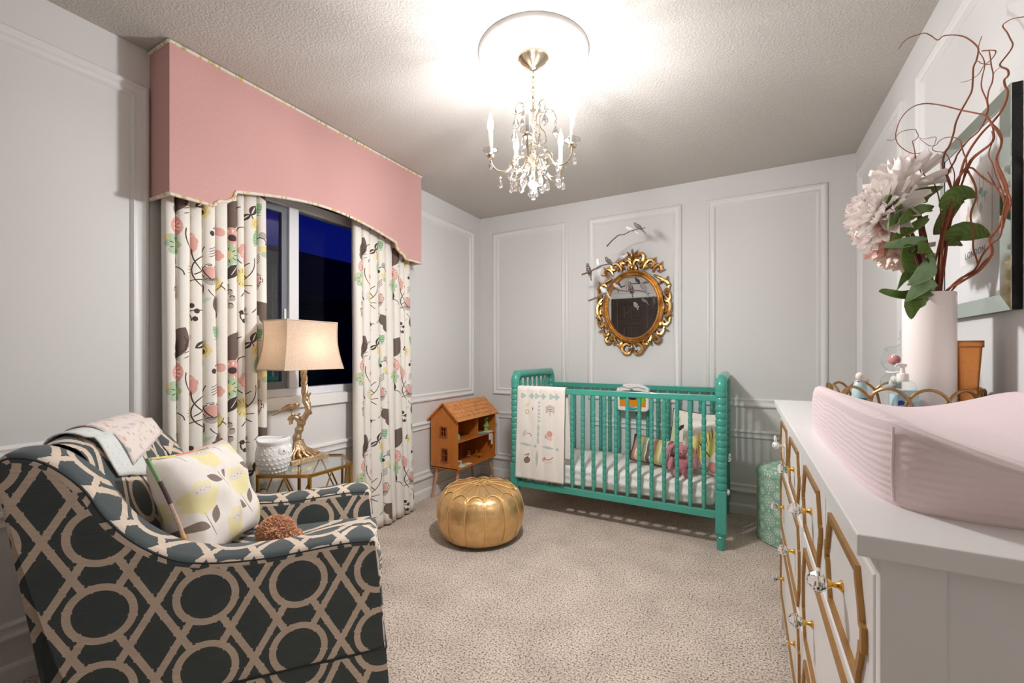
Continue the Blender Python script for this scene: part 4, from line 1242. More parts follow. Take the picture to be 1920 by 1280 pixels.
dthing('toy_armchair', 'dark teal toy armchair behind the white toy table in the dollhouse', .19, -.67, DZ0+.0085, 0, [('seat', M['navy'], B(((-.02, -.022, 0), (.018, .022, .022)))), ('backrest', M['navy'], B(((-.03, -.022, 0), (-.018, .022, .062)))), ('arm', M['navy'], B(((-.02, -.028, 0), (.018, -.02, .036)), ((-.02, .02, 0), (.018, .028, .036))))])
dthing('paper_scrap', 'pale paper scraps spread at the front edge of the dollhouse floor', .255, -.66, DZ0+.0085, 0, [('sheet', M['paper'], B(((-.012, -.06, 0), (.035, .09, .001)))), ('sheet', mat('sage_paper', (190, 198, 170), .8), B(((-.02, .0, .001), (.03, .06, .002))))], 'paper')
dthing('toy_dresser', 'dark wooden toy cupboard at the back of the dollhouse ground floor', .075, -.58, DZ0+.0085, 0, [('body', M['oakdark'], B(((-.03, -.03, 0), (.02, .05, .10)))), ('drawer', M['oak'], B(((.02, -.026, .008), (.022, .046, .045)), ((.02, -.026, .05), (.022, .046, .092))))])
# white cable and plug on the carpet in the corner
cb = thing('power_cord', 'white cord with a plug lying on the carpet between dollhouse and crib', 'cord', (.35, -.25, 0))
obj('cable', MB().tube(spline([(-.20, .08, .006), (-.12, -.02, .006), (-.05, .03, .006), (.02, .06, .006), (.10, .03, .006), (.2, .10, .006), (.38, .06, .006)], 6), .0035, n=6), M['white'], cb)
obj('cable', MB().tube(spline([(-.14, -.06, .006), (-.02, .0, .006), (.05, .08, .006), (.25, .13, .006)], 6), .003, n=6), M['white'], cb)
obj('plug', MB().box((.03, .06, .001), (.058, .10, .032)), M['white'], cb, bevel=.004)

# ================================================================ POUF
PX, PY, PR, PH = .775, -1.205, .275, .335
M['goldleather'] = mat('metallic_gold_leather', (232, 190, 132), .35, .85, bump=.35, bscale=28, var=.10, vscale=20)
M['goldpipe'] = mat('tan_stitch_piping', (236, 194, 124), .45, .5)
pouf = thing('pouf', 'round metallic gold leather pouf with stitched petal seams on the carpet', 'pouf', (PX, PY, 0))
NP_ = 14
def pouf_pt(a, t):
    """t 0 floor centre .. 1 top centre"""
    key = [(0, 0.001), (.18, .002), (.215, .010), (.245, .04), (.266, .09), (.275, .15), (.273, .20), (.262, .245), (.238, .285), (.20, .308), (.15, .322), (.09, .332), (.04, .330), (0, .327)]
    f = t*(len(key)-1); i = min(int(f), len(key)-2); q = f-i
    r = key[i][0]*(1-q)+key[i+1][0]*q; z = key[i][1]*(1-q)+key[i+1][1]*q
    lob = abs(sin(a*NP_/2))**.6
    k = min(1, r/.12)
    r2 = r*(1-.022*(1-lob)*k)
    z2 = z-.005*(1-lob)*k*(1 if t > .6 else 0)
    w_ = noise.noise(Vector((cos(a)*3, sin(a)*3, z*9)))
    r2 *= 1+.016*w_*k
    return Vector((r2*cos(a), r2*sin(a), max(0, z2)))
obj('body', MB().grid(lambda u, v: pouf_pt(2*pi*u, v), NP_*12, 44, closeu=True), M['goldleather'], pouf, angle=180)
mb = MB()
for k in range(NP_):
    a = 2*pi*k/NP_
    mb.tube([pouf_pt(a, .14+.62*i/16)*1.0+Vector((cos(a), sin(a), 0))*.0030 for i in range(17)], .0030, n=5)
    # petal seams on the top
    a1 = a+2*pi/NP_
    pts = []
    for i in range(13):
        q = i/12; aa = a+(a1-a)*q; tt = .62+.075*sin(pi*q)**.6
        p = pouf_pt(aa, tt); pts.append(p+Vector((p.x, p.y, .25)).normalized()*.0035)
    mb.tube(pts, .0030, n=5)
    mb.tube([pouf_pt(a+pi/NP_, .70+.20*i/8)+Vector((0, 0, .0025)) for i in range(9)], .0024, n=5)
ring = [pouf_pt(2*pi*i/60, .905)+Vector((0, 0, .003)) for i in range(60)]
mb.tube(ring, .0032, n=6, closed=True)
for k in range(8):
    a = 2*pi*k/8
    mb.tube([(.012*cos(a), .012*sin(a), .332), (.05*cos(a+.25), .05*sin(a+.25), .335), (.075*cos(a), .075*sin(a), .333)], .0022, n=5)
    mb.tube([(.035*cos(a)+.018*cos(t), .035*sin(a)+.018*sin(t), .334) for t in [2*pi*i/10 for i in range(10)]], .0018, n=5, closed=True)
mb.tube([pouf_pt(2*pi*i/60, .215)*1.005 for i in range(60)], .003, n=5, closed=True)
obj('stitched_seams', mb, M['goldpipe'], pouf)

# ================================================================ HAMPER
def hamper_mat():
    p = Pat('green_moorish_print', (142, 186, 162), tile=(.105, .105), rough=.8)
    W = (216, 222, 206)
    c = .0525
    p.put(p.m_ell(c, c, .010, .010), W)
    q = p.loc(c, c, 1, 1, 0); 
    p.put(p.m_spokes(c, c, .0145, .026, 8, .68), W)
    p.put(p.m_spokes(c, c, .031, .0385, 16, .6), W)
    for x, y in ((0, 0), (.105, 0), (0, .105), (.105, .105)):
        p.put(p.m_ell(x, y, .009, .009), W); p.put(p.m_spokes(x, y, .0125, .021, 8, .65, .1), W)
    for x, y in ((c, 0), (c, .105), (0, c), (.105, c)): p.put(p.m_ell(x, y, .007, .007), W)
    return p.done(weave=.03)
hmat = hamper_mat()
hmp = thing('storage_ottoman', 'round green and white patterned ottoman bin behind the dresser end', 'ottoman', (2.508, -.36, 0))
obj('body', MB().lathe([(.19, 0), (.198, .006), (.2, .02), (.2, .40)], n=48), hmat, hmp)
lid = MB(); R_ = .205
prof = [(0.001, .47), (.05, .4695), (.10, .466), (.15, .458), (.185, .446), (.2, .430), (.205, .412), (.203, .404), (.199, .402)][::-1]
def lf(u, v):
    f = v*(len(prof)-1); i = min(int(f), len(prof)-2); q = f-i
    r = prof[i][0]*(1-q)+prof[i+1][0]*q; z = prof[i][1]*(1-q)+prof[i+1][1]*q
    return (r*cos(2*pi*u), r*sin(2*pi*u), z)
lid.grid(lf, 48, 16, closeu=True, uvfn=lambda u, v: (lf(u, v)[0], lf(u, v)[1]))
obj('lid', lid, hmat, hmp)
obj('lid_piping', MB().tube([(.2*cos(2*pi*i/48), .2*sin(2*pi*i/48), .403) for i in range(48)], .003, n=6, closed=True), hmat, hmp)

# ================================================================ SIDE TABLE + LAMP + OWL
TX, TY, TZ, TS = .312, -2.11, .60, .24
tb = thing('side_table', 'hexagonal brass and glass side table between the curtains', 'side table', (TX, TY, 0))
hexv = [(TS*cos(radians(30+60*k)), TS*sin(radians(30+60*k))) for k in range(6)]
mb = MB()
for k in range(6):
    a, c = Vector((*hexv[k], TZ-.007)), Vector((*hexv[(k+1) % 6], TZ-.007))
    d = (c-a).normalized(); n_ = Vector((-d.y, d.x, 0))
    i = mb.add([a+n_*w-d*.002*0+Vector((0, 0, h)) for w, h in ((0, -.007), (.013, -.007), (.013, .007), (0, .007))]+[c+n_*w+Vector((0, 0, h)) for w, h in ((0, -.007), (.013, -.007), (.013, .007), (0, .007))])
    for f in ((0,1,5,4),(1,2,6,5),(2,3,7,6),(3,0,4,7)): mb.face([i+q for q in f][::-1])
obj('rim', mb, M['brass'], tb, smooth=False)
M['tabletop'] = pane_mat('table_glass', .04, (.93, .97, .95, 1))
obj('glass_top', MB().prism([(x*.955, y*.955) for x, y in hexv], TZ-.009, TZ-.003), M['tabletop'], tb, smooth=False)
for k in range(6):
    x, y = hexv[k]; L_ = hypot(x, y); x, y = x*(1-.008/L_), y*(1-.008/L_)
    obj('leg', MB().tube([(x, y, 0), (x, y, TZ-.012)], .0085, n=4, uplock=(x, y, 0)), M['brass'], tb, smooth=False)
    # criss-cross struts on every side
    x2, y2 = hexv[(k+1) % 6]; mx_, my_ = (x+x2)/2*.985, (y+y2)/2*.985
    mb = MB()
    for ex, ey in ((x, y), (x2*.985, y2*.985)):
        mb.tube([(mx_, my_, TZ-.016), (mx_+(ex-mx_)*.95, my_+(ey-my_)*.95, .34)], .0045, n=4)
        mb.tube([(mx_, my_, .06), (mx_+(ex-mx_)*.95, my_+(ey-my_)*.95, .34)], .0045, n=4)
    obj('strut', mb, M['brass'], tb, smooth=False)
LX, LY = .235, -2.068
lp = thing('table_lamp', 'table lamp with a linen shade on a gilded twisted tree base with bird', 'lamp', (LX, LY, TZ))
obj('plinth', MB().prism([(-.070, 0), (.080, 0), (.074, .024), (-.064, .024)], -.108, .105, lambda p, q, t: (p, t, q)), M['champ'], lp, bevel=.002, smooth=False)
LD = Vector((cos(YAW), sin(YAW), 0)); BD = Vector((-sin(YAW), cos(YAW), 0))
def lt_(l, z, d=0): return LD*l+BD*d+Vector((0, 0, z))
mb = MB()
trunk = spline([lt_(-.004, .022), lt_(-.016, .07), lt_(-.022, .11, -.004), lt_(-.014, .15), lt_(-.004, .185, .004), lt_(.004, .215)], 5)
N = len(trunk)
mb.tube(trunk, [.036-.017*min(1, i/(N*.4)) + .0025*sin(i*1.3) for i in range(N)], n=12)
for k in range(15):      # root flare
    a = 2*pi*k/15+.2; rx_ = .052+.012*RND.random(); ry_ = rx_*1.5
    mb.tube(spline([lt_(-.016, .10)+Vector((.012*cos(a), .014*sin(a), 0)), (.024*cos(a)-.008, .028*sin(a)-.006, .062), (rx_*.75*cos(a), ry_*.72*sin(a), .038), (rx_*cos(a+.2), ry_*sin(a+.2), .024)], 4), taper(13, .011, .0045), n=6)
# right limb climbs to the twisted post
mb.tube(spline([lt_(-.002, .19), lt_(.018, .222), lt_(.034, .252), lt_(.030, .28), lt_(.018, .30), lt_(.018, .325), lt_(.019, .35)], 5), taper(31, .016, .0135), n=10)
mb.tube(spline([lt_(.030, .262), lt_(.040, .285), lt_(.034, .31), lt_(.036, .325), lt_(.046, .346)], 4), taper(17, .009, .004), n=7)
mb.tube(spline([lt_(.030, .24), lt_(.046, .238), lt_(.052, .246)], 4), taper(9, .008, .004), n=7)
# left limb with the bird perch
mb.tube(spline([lt_(.0, .185), lt_(-.018, .212, -.006), lt_(-.034, .224, -.01), lt_(-.052, .218, -.012), lt_(-.060, .205, -.012)], 5), taper(21, .014, .008), n=9)
mb.tube(spline([lt_(-.022, .212), lt_(-.016, .232), lt_(-.006, .238)], 4), taper(9, .008, .004), n=7)
mb.tube(spline([lt_(-.040, .222, -.01), lt_(-.050, .198, -.012), lt_(-.048, .184, -.012)], 4), taper(9, .009, .010), n=7)
mb.tube(spline([lt_(-.036, .224, -.01), lt_(-.044, .24, -.01), lt_(-.046, .248, -.01)], 4), taper(9, .006, .005), n=7)
obj('tree_base', mb, M['champ'], lp)
mb = MB()
for ph in (0, 2*pi/3, 4*pi/3):      # rope twist
    mb.tube([lt_(.019+.0078*cos(ph+h*46)-h*.06, .315+h, .0078*sin(ph+h*46)) for h in [i*.006 for i in range(32)]], .0095, n=8)
obj('rope_post', mb, M['champ'], lp)
o = obj('bird_ornament', bird_mb(1.5), M['champ'], lp, loc=lt_(-.066, .238, -.01)); o.rotation_euler = (0, -.30, YAW+pi)
mb = MB()
for q in range(16):
    a = 2*pi*q/16
M['shade'] = None
def shade_mat():
    m, nt, P = newmat('linen_lampshade')
    P.inputs['Base Color'].default_value = srgb(226, 206, 186); P.inputs['Roughness'].default_value = .9; P.inputs['Specular IOR Level'].default_value = .1
    t = nt.nodes.new('ShaderNodeTexCoord'); n = nt.nodes.new('ShaderNodeTexNoise'); n.inputs['Scale'].default_value = 160
    r = nt.nodes.new('ShaderNodeMapRange'); r.inputs[1].default_value = .3; r.inputs[2].default_value = .7; r.inputs[3].default_value = .88; r.inputs[4].default_value = 1.06
    s_ = nt.nodes.new('ShaderNodeVectorMath'); s_.operation = 'SCALE'; s_.inputs[0].default_value = srgb(226, 206, 186)[:3]
    tl = nt.nodes.new('ShaderNodeBsdfTranslucent'); mx = nt.nodes.new('ShaderNodeMixShader'); mx.inputs[0].default_value = .42
    L = nt.links.new
    L(t.outputs['Object'], n.inputs['Vector']); L(n.outputs[0], r.inputs[0]); L(r.outputs[0], s_.inputs['Scale']); L(s_.outputs[0], P.inputs['Base Color']); L(s_.outputs[0], tl.inputs[0])
    o_ = nt.nodes['Material Output']; L(P.outputs[0], mx.inputs[1]); L(tl.outputs[0], mx.inputs[2]); L(mx.outputs[0], o_.inputs[0])
    return m
M['shade'] = shade_mat()
M['trimtape'] = mat('shade_trim_tape', (214, 192, 170), .9)
SB, ST = (.112, .168), (.094, .143)     # half sizes bottom / top
ZB0, ZT0 = .467, .712
def shp(q, v, off=0):
    """q 0..4 around the rectangle, v 0..1 up; bell-shaped sides"""
    f = v**1.0; cur = -.010*sin(pi*v)
    hx, hy = SB[0]+(ST[0]-SB[0])*f+cur+off, SB[1]+(ST[1]-SB[1])*f+cur+off
    k, t = int(q) % 4, (q % 1)*2-1
    x, y = ((hx, t*hy), (-t*hx, hy), (-hx, -t*hy), (t*hx, -hy))[k]
    return (x, y, ZB0+(ZT0-ZB0)*v)
o = obj('lamp_shade', MB().grid(lambda u, v: shp(u*4, v), 64, 14, closeu=True), M['shade'], lp, angle=60)
mb = MB()
for v in (0.005, .995):
    i = [Vector(shp(k/16*1.0, v, .0015)) for k in range(64)]
    mb.tube([Vector(shp(k*4/64, v, .001)) for k in range(64)], .0028, n=6, closed=True)
for c in range(4): mb.tube([Vector(shp(c+.0001, v/10, .0005)) for v in range(11)], .0025, n=6)
obj('shade_trim', mb, M['trimtape'], o)
mb = MB().tube([(0, 0, .57), (0, 0, .70)], .004, n=8)
mb.tube([(-.08, 0, .695), (.08, 0, .695)], .002, n=6).tube([(0, -.12, .695), (0, .12, .695)], .002, n=6)
obj('harp', mb, M['brass'], lp)
obj('bulb', MB().ball((0, .0, .585-.0), .022, 12, 8), M['bulb'], lp).visible_shadow = False
# lamp flex beside the planter
tag(obj('lamp_cord', MB().tube(spline([(.17, -2.30, .62), (.20, -2.36, .60), (.22, -2.385, .55), (.19, -2.39, .45), (.12, -2.36, .2), (.08, -2.34, .01)], 6), .0025, n=6), mat('clear_flex', (196, 190, 180), .4)), 'thin grey lamp cord drooping off the table behind the owl planter', 'cord')

# owl planter
OX, OY = .305, -2.262
M['ceramic_white'] = mat('white_bisque', (240, 238, 236), .45)
ow = thing('owl_planter', 'white ceramic owl shaped pot with scalloped feathers on the glass table', 'planter', (OX, OY, TZ), radians(115))
def owf(u, v):
    key = [(.0, 0), (.048, 0), (.054, .006), (.066, .035), (.072, .065), (.070, .095), (.064, .118), (.064, .128), (.068, .140), (.066, .150)]
    f = v*(len(key)-1); i = min(int(f), len(key)-2); q = f-i
    r = key[i][0]*(1-q)+key[i+1][0]*q; z = key[i][1]*(1-q)+key[i+1][1]*q
    a = 2*pi*u
    if v > .75: z += (.012*abs(cos(a))**2-.004)*((v-.75)/.25); r += .008*abs(sin(a))**8*(v-.75)/.25
    return (r*sin(a)*-1, r*cos(a)*-1, z)
o = obj('body', MB().grid(owf, 48, 26, closeu=True), M['ceramic_white'], ow, angle=180)
so = o.modifiers.new('wall', 'SOLIDIFY'); so.thickness = .004; so.offset = -1
mb = MB()
for row in range(7):
    z = .014+row*.0135
    for k in range(22):
        a = 2*pi*(k+.5*(row % 2))/22
        if row > 3 and abs(((a+pi) % (2*pi))-pi) < .95: continue
        v = .25+.07*row
        p = Vector(owf(a/(2*pi), min(.72, .22+row*.078)))
        n_ = Vector((p.x, p.y, 0)).normalized()
        rot = Matrix((( -n_.y, n_.x, 0), (n_.x, n_.y, 0), (0, 0, 1))).transposed()
        mb.ball(p-Vector((0, 0, .002)), (.0092, .0058, .0092), 8, 5, M=Matrix.Rotation(atan2(n_.y, n_.x)-pi/2, 3, 'Z'))
obj('feathers', mb, M['ceramic_white'], ow)
for sg in (-1, 1):
    a = sg*.45
    p = Vector((.067*-sin(a), -.067*cos(a), .098))
    rz = -a
    Mx = Matrix.Rotation(rz, 3, 'Z')
    mb = MB().ball(p, (.024, .011, .024), 16, 8, M=Mx)
    for k in range(14):
        t = 2*pi*k/14
        d0 = Mx @ Vector((cos(t)*.008, -.0105, sin(t)*.008)); d1 = Mx @ Vector((cos(t)*.021, -.0060, sin(t)*.021))
        mb.tube([p+d0, p+d1], .0008, n=4)
    e = obj('eye', mb, M['ceramic_white'], ow)
    obj('pupil', MB().ball(p+Mx @ Vector((0, -.0115, .002)), .0032, 8, 6), M['black'], e)
obj('beak', MB().lathe([(0, -.018), (.006, -.006), (.007, .004), (0, .012)], c=(0, -.073, .088), n=8), M['ceramic_white'], ow)
# ================================================================ ARMCHAIR
PHI = radians(41)
CK = .96      # size of the whole chair
CF = (2.248+(1.165-2.248)*CK, -3.5+(-2.415+3.5)*CK, 1.148*(1-CK))
CHW = .675
chair = thing('armchair', 'charcoal armchair with cream ring and lattice print, left of the carpet', 'armchair', CF, atan2(cos(PHI), sin(PHI)))
chair.scale = (CK, CK, CK)
def lattice():
    Wt, Ht = .25, .217
    p = Pat('lattice_ring_upholstery', (76, 84, 85), rough=.9)
    # shift so that a ring sits at (-.515, .42)
    uv = p.vm('ADD', p.raw, (.515+10*Wt, -.42+10*Ht, 0))
    t = p.vm('FRACTION', p.vm('DIVIDE', uv, (Wt, Ht, 1)))
    c = p.vm('MULTIPLY', p.vm('SUBTRACT', t, (.5, .5, 0)), (Wt, Ht, 0))      # centred on mid-tile
    c2 = p.vm('MULTIPLY', p.vm('SUBTRACT', p.vm('FRACTION', p.vm('ADD', t, (.5, .5, 0))), (.5, .5, 0)), (Wt, Ht, 0))   # centred on a ring
    CR = (218, 200, 180)
    sx = p.nt.nodes.new('ShaderNodeSeparateXYZ'); p.nt.links.new(uv, sx.inputs[0])
    a = p.ma('MULTIPLY', sx.outputs[0], 2/Wt); b = p.ma('MULTIPLY', sx.outputs[1], 1/Ht)
    ln = hypot(2/Wt, 1/Ht)
    s_ = p.ma('ADD', b, a); d_2 = p.ma('SUBTRACT', b, a)
    def line(f, g):
        w_ = p.ma('PINGPONG', f, .5)          # distance to the nearest whole number
        knot = p.ma('LESS_THAN', p.ma('PINGPONG', p.ma('ADD', g, .31), .25), .022)
        th = p.ma('MULTIPLY_ADD', knot, .0022*ln, .0098*ln)
        return p.ma('LESS_THAN', w_, th)
    L1 = line(s_, d_2); L2 = line(d_2, s_)
    dist = p.vm('LENGTH', c2)
    sx2 = p.nt.nodes.new('ShaderNodeSeparateXYZ'); p.nt.links.new(c2, sx2.inputs[0])
    an = p.ma('ARCTAN2', sx2.outputs[1], sx2.outputs[0])
    kn = p.ma('LESS_THAN', p.ma('PINGPONG', p.ma('MULTIPLY_ADD', an, 6/(2*pi), .22), .5), .035)
    half = p.ma('MULTIPLY_ADD', kn, .0022, .0098)
    ring = p.ma('LESS_THAN', p.ma('ABSOLUTE', p.ma('SUBTRACT', dist, .0748)), half)
    outside = p.ma('GREATER_THAN', dist, .0748)
    lat = p.ma('MULTIPLY', p.ma('MAXIMUM', L1, L2), outside)
    p.put(p.ma('MAXIMUM', lat, ring), CR)
    # slubby weave
    out = p.vm('SCALE', p.col, None, p.noise(260, .9, 1.1, stretch=(.06, 1, 1)))
    out = p.vm('SCALE', out, None, p.noise(18, .95, 1.06))
    sl = p.noise(70, 0, 1, stretch=(.12, 3.2, 1), det=1)
    n = p.nt.nodes.new('ShaderNodeMix'); n.data_type = 'RGBA'; n.inputs[7].default_value = srgb(128, 134, 136)
    p.nt.links.new(p.ma('MULTIPLY', p.ma('GREATER_THAN', sl, 1.0), .35), n.inputs[0]); p.nt.links.new(out, n.inputs[6])
    p.nt.links.new(n.outputs[2], p.P.inputs['Base Color'])
    p.P.inputs['Sheen Weight'].default_value = .25
    return p.m
M['uph'] = lattice()
M['uphpipe'] = mat('charcoal_piping', (56, 62, 64), .9)
# silhouette of the side, (s, z) from back bottom over the top to the front bottom
top_raw = [(-.992, .835), (-.985, .868), (-.950, .886), (-.885, .866), (-.81, .795), (-.755, .700), (-.690, .622), (-.600, .558), (-.505, .532), (-.370, .522), (-.260, .526), (-.140, .533), (-.055, .530), (-.034, .522)]
topc = [(p.x, p.y) for p in spline([(a, b, 0) for a, b in top_raw], 4)]
back = [(-.880, .14), (-.900, .35), (-.932, .55), (-.968, .72)]
front = [(-.022, .49), (-.010, .36), (.0, .20), (.002, .14)]
sil = back + topc + front
def arm_mb(y0, y1, r=.028):
    """slab with a rounded roll along its top edge"""
    mb = MB(); n = len(sil)
    # inward normals in the side plane
    def nrm(i):
        a = Vector(sil[max(i-1, 0)]); c = Vector(sil[min(i+1, n-1)]); t = (c-a).normalized(); return Vector((-t.y, t.x))*-1
    sec = [(0, .0), (.0, .0)]
    steps = [(y0, r), (y0+r*.04, r*.55), (y0+r*.25, r*.16), (y0+r*.7, .0), ((y0+y1)/2, -.004), (y1-r*.7, 0), (y1-r*.25, r*.16), (y1-r*.04, r*.55), (y1, r)]
    # arc lengths for the print
    L = [0]
    for a, c in zip(sil, sil[1:]): L.append(L[-1]+hypot(c[0]-a[0], c[1]-a[1]))
    idx = []
    for (y, ins) in steps:
        ring = []
        for i in range(n):
            q = nrm(i); k_ = .30+.70*max(0, min(1, (-q.y-.1)/.5))
            ring.append((sil[i][0]+q.x*ins*k_, y, sil[i][1]+q.y*ins*k_))
        idx.append(mb.add(ring))
    W = [0]
    for (a, b_), (c, d) in zip(steps, steps[1:]): W.append(W[-1]+hypot(c-a, d-b_))
    for j in range(len(steps)-1):
        for i in range(n-1):
            mb.face([idx[j]+i+1, idx[j]+i, idx[j+1]+i, idx[j+1]+i+1], [(-L[i+1]*1.0+.16, W[j]+.05), (-L[i]*1.0+.16, W[j]+.05), (-L[i]+.16, W[j+1]+.05), (-L[i+1]+.16, W[j+1]+.05)])
    # side faces: rows of quads from the outline down to the base line
    for k, rev in ((0, False), (len(steps)-1, True)):
        ring = [Vector(mb.v[idx[k]+i]) for i in range(n)]
        xa, xb = min(r.x for r in ring), max(r.x for r in ring)
        rows_ = [idx[k]]
        R_ = 8
        for j in range(1, R_+1):
            t = j/R_
            if j == 1: t = .012
            pts = []
            for r in ring:
                bx = -.872+(r.x-xa)/(xb-xa)*.873
                pts.append((r.x+(bx-r.x)*t, r.y, r.z+(.14-r.z)*t))
            rows_.append(mb.add(pts))
        for a_, c_ in zip(rows_, rows_[1:]):
            for i in range(n-1):
                f = [a_+i, a_+i+1, c_+i+1, c_+i]
                if not rev: f = f[::-1]
                f = f[::-1] if False else f
                mb.face(f, [(mb.v[q][0], mb.v[q][2]) for q in f])
    return mb
AT = .125
for y0, y1 in ((0, AT), (CHW-AT, CHW)):
    a = obj('arm', arm_mb(y0, y1), M['uph'], chair, angle=50)
    for yy in (y0+.004, y1-.004):
        obj('piping', MB().tube([(q[0], yy, q[1]-.016) for q in sil[7:-5]], .0038, n=6), M['uphpipe'], a)
# backrest between the arms
bp = [(-.90, .14), (-.925, .50), (-.955, .75), (-.968, .84), (-.955, .885), (-.92, .905), (-.88, .895), (-.845, .86), (-.80, .76), (-.745, .60), (-.69, .45), (-.66, .36), (-.66, .14)]
bpc = [(p.x, p.y) for p in spline([(a, b, 0) for a, b in bp], 3)]
mb = MB(); n = len(bpc); L = [0]
for a, c in zip(bpc, bpc[1:]): L.append(L[-1]+hypot(c[0]-a[0], c[1]-a[1]))
def bf(u, v):
    i = min(int(round(u*(n-1))), n-1)
    y = AT-.02+(CHW-2*AT+.04)*v
    bul = sin(pi*v)**.5
    s_, z = bpc[i]
    return (s_+(.012*bul if s_ > -.86 else 0), y, z-(.02*(1-bul) if z > .8 else 0))
mb.grid(bf, n-1, 14, uvfn=lambda u, v: (.675*v+.04, L[min(int(round(u*(n-1))), n-1)]-.02), flip=True)
obj('backrest', mb, M['uph'], chair, angle=180)
# seat
obj('seat_cushion', soft_box(-.70, AT+.004, .27, .0, CHW-AT-.004, .415, .035, 16, 22), M['uph'], chair, angle=180)
obj('frame', MB().box((-.87, .02, .10), (-.015, CHW-.02, .28)), M['uph'], chair, bevel=.01, smooth=False)
# skirt base
mb = MB()
sk0, sk1 = [(-.88, 0), (.003, 0), (.003, CHW), (-.88, CHW)], [(-.885, -.004), (.016, -.006), (.016, CHW+.006), (-.885, CHW+.004)]
i = mb.add([(x, y, .142) for x, y in sk0]+[(x, y, -.030) for x, y in sk1])
for k in range(4):
    m_ = (k+1) % 4
    ln = hypot(sk0[m_][0]-sk0[k][0], sk0[m_][1]-sk0[k][1])
    x0 = sk0[k][0] if k in (0, 2) else 0
    mb.face([i+k, i+4+k, i+4+m_, i+m_], [(x0, .142+.05), (x0, -.03+.05), (x0+(ln if k != 2 else -ln), -.03+.05), (x0+(ln if k != 2 else -ln), .142+.05)])
mb.face([i+7, i+6, i+5, i+4])
sk = obj('skirt', mb, M['uph'], chair, smooth=False)
obj('skirt_welt', MB().tube([(x, y, .143) for x, y in [(-.88, -.001), (.002, -.001), (.004, .001), (.004, CHW), (-.88, CHW+.001)]], .004, n=6), M['uphpipe'], sk)
for x in (-.82, -.05):
    for y in (.05, CHW-.05): obj('foot', MB().lathe([(.018, -.0475), (.022, .0), (.02, .10)], c=(x, y, 0), n=12), M['darkwood'], chair)
CM = Matrix.Translation(CF) @ Matrix.Rotation(atan2(cos(PHI), sin(PHI)), 4, 'Z') @ Matrix.Scale(CK, 4)
def cw(s_, y, z): return CM @ Vector((s_, y, z))

# blankets over the chair back
def drape(y0, y1, off, i0, i1, uvs, skew=0, seed=0):
    """cloth that follows the outside of the backrest"""
    seg = [Vector((a, b)) for a, b in bpc]
    P_ = []
    fine = []
    for a, c in zip(seg, seg[1:]):
        for k in range(3): fine.append(a+(c-a)*k/3)
    fine.append(seg[-1])
    cum = [0]
    for a, c in zip(fine, fine[1:]): cum.append(cum[-1]+(c-a).length)
    top = max(range(len(fine)), key=lambda k: fine[k].y)
    s0, s1 = cum[top]-i0, cum[top]+i1
    def at(s_):
        k = max(0, min(len(cum)-2, next((q for q in range(len(cum)-1) if cum[q+1] >= s_), len(cum)-2)))
        t = (s_-cum[k])/max(1e-6, cum[k+1]-cum[k]); p = fine[k]+(fine[k+1]-fine[k])*t
        tt = (fine[min(k+2, len(fine)-1)]-fine[max(k-1, 0)]).normalized()
        return p+Vector((-tt.y, tt.x))*(off+.012*(1 if p.x > -.86 else 0)), p
    def fn(u, v):
        e = s0+(s1+skew*u-s0)*v
        q, p = at(e)
        w_ = noise.noise(Vector((u*4+seed, v*5, 0)))*.005
        return (q.x+w_, y0+(y1-y0)*u+.01*noise.noise(Vector((v*3, seed, u))), q.y+abs(w_))
    return MB().grid(fn, 18, 34, uvfn=lambda u, v: (u*(y1-y0), v*(s1-s0)))
def muslin(name, base, cols, sc_, seed):
    p = Pat(name, base, rough=.95, warp=.02)
    for k, c in enumerate(cols):
        v = p.nt.nodes.new('ShaderNodeTexVoronoi'); v.inputs['Scale'].default_value = sc_*(1+.23*k)
        off = p.vm('ADD', p.src, (seed+k*3.1, k*1.7, 0)); p.nt.links.new(off, v.inputs['Vector'])
        p.put(p.ma('LESS_THAN', v.outputs[0], .20+.04*(k % 2)), c, .65)
    return p.done(weave=.02, bump=.2)
bl1 = tag(obj('blanket', drape(.155, .335, .006, .30, .20, 0, .05, 3), muslin('sprig_muslin', (222, 226, 222), [(170, 196, 204), (232, 206, 196), (190, 206, 200)], 70, 1), chair.parent, angle=180), 'pale blue sprigged muslin cloth folded over the near side of the armchair back', 'blanket', 'cloths over the chair back')
bl1.matrix_world = CM
s1_ = bl1.modifiers.new('t', 'SOLIDIFY'); s1_.thickness = .004; s1_.offset = 1
bl2 = tag(obj('blanket', drape(.245, .545, .013, .28, .19, 0, -.06, 8), muslin('floral_muslin', (234, 222, 214), [(222, 150, 140), (160, 190, 196), (230, 196, 150), (206, 180, 190)], 22, 5), chair.parent, angle=180), 'cream muslin blanket with faint pink and blue flowers over the armchair back', 'blanket', 'cloths over the chair back')
bl2.matrix_world = CM
s2_ = bl2.modifiers.new('t', 'SOLIDIFY'); s2_.thickness = .004; s2_.offset = 1

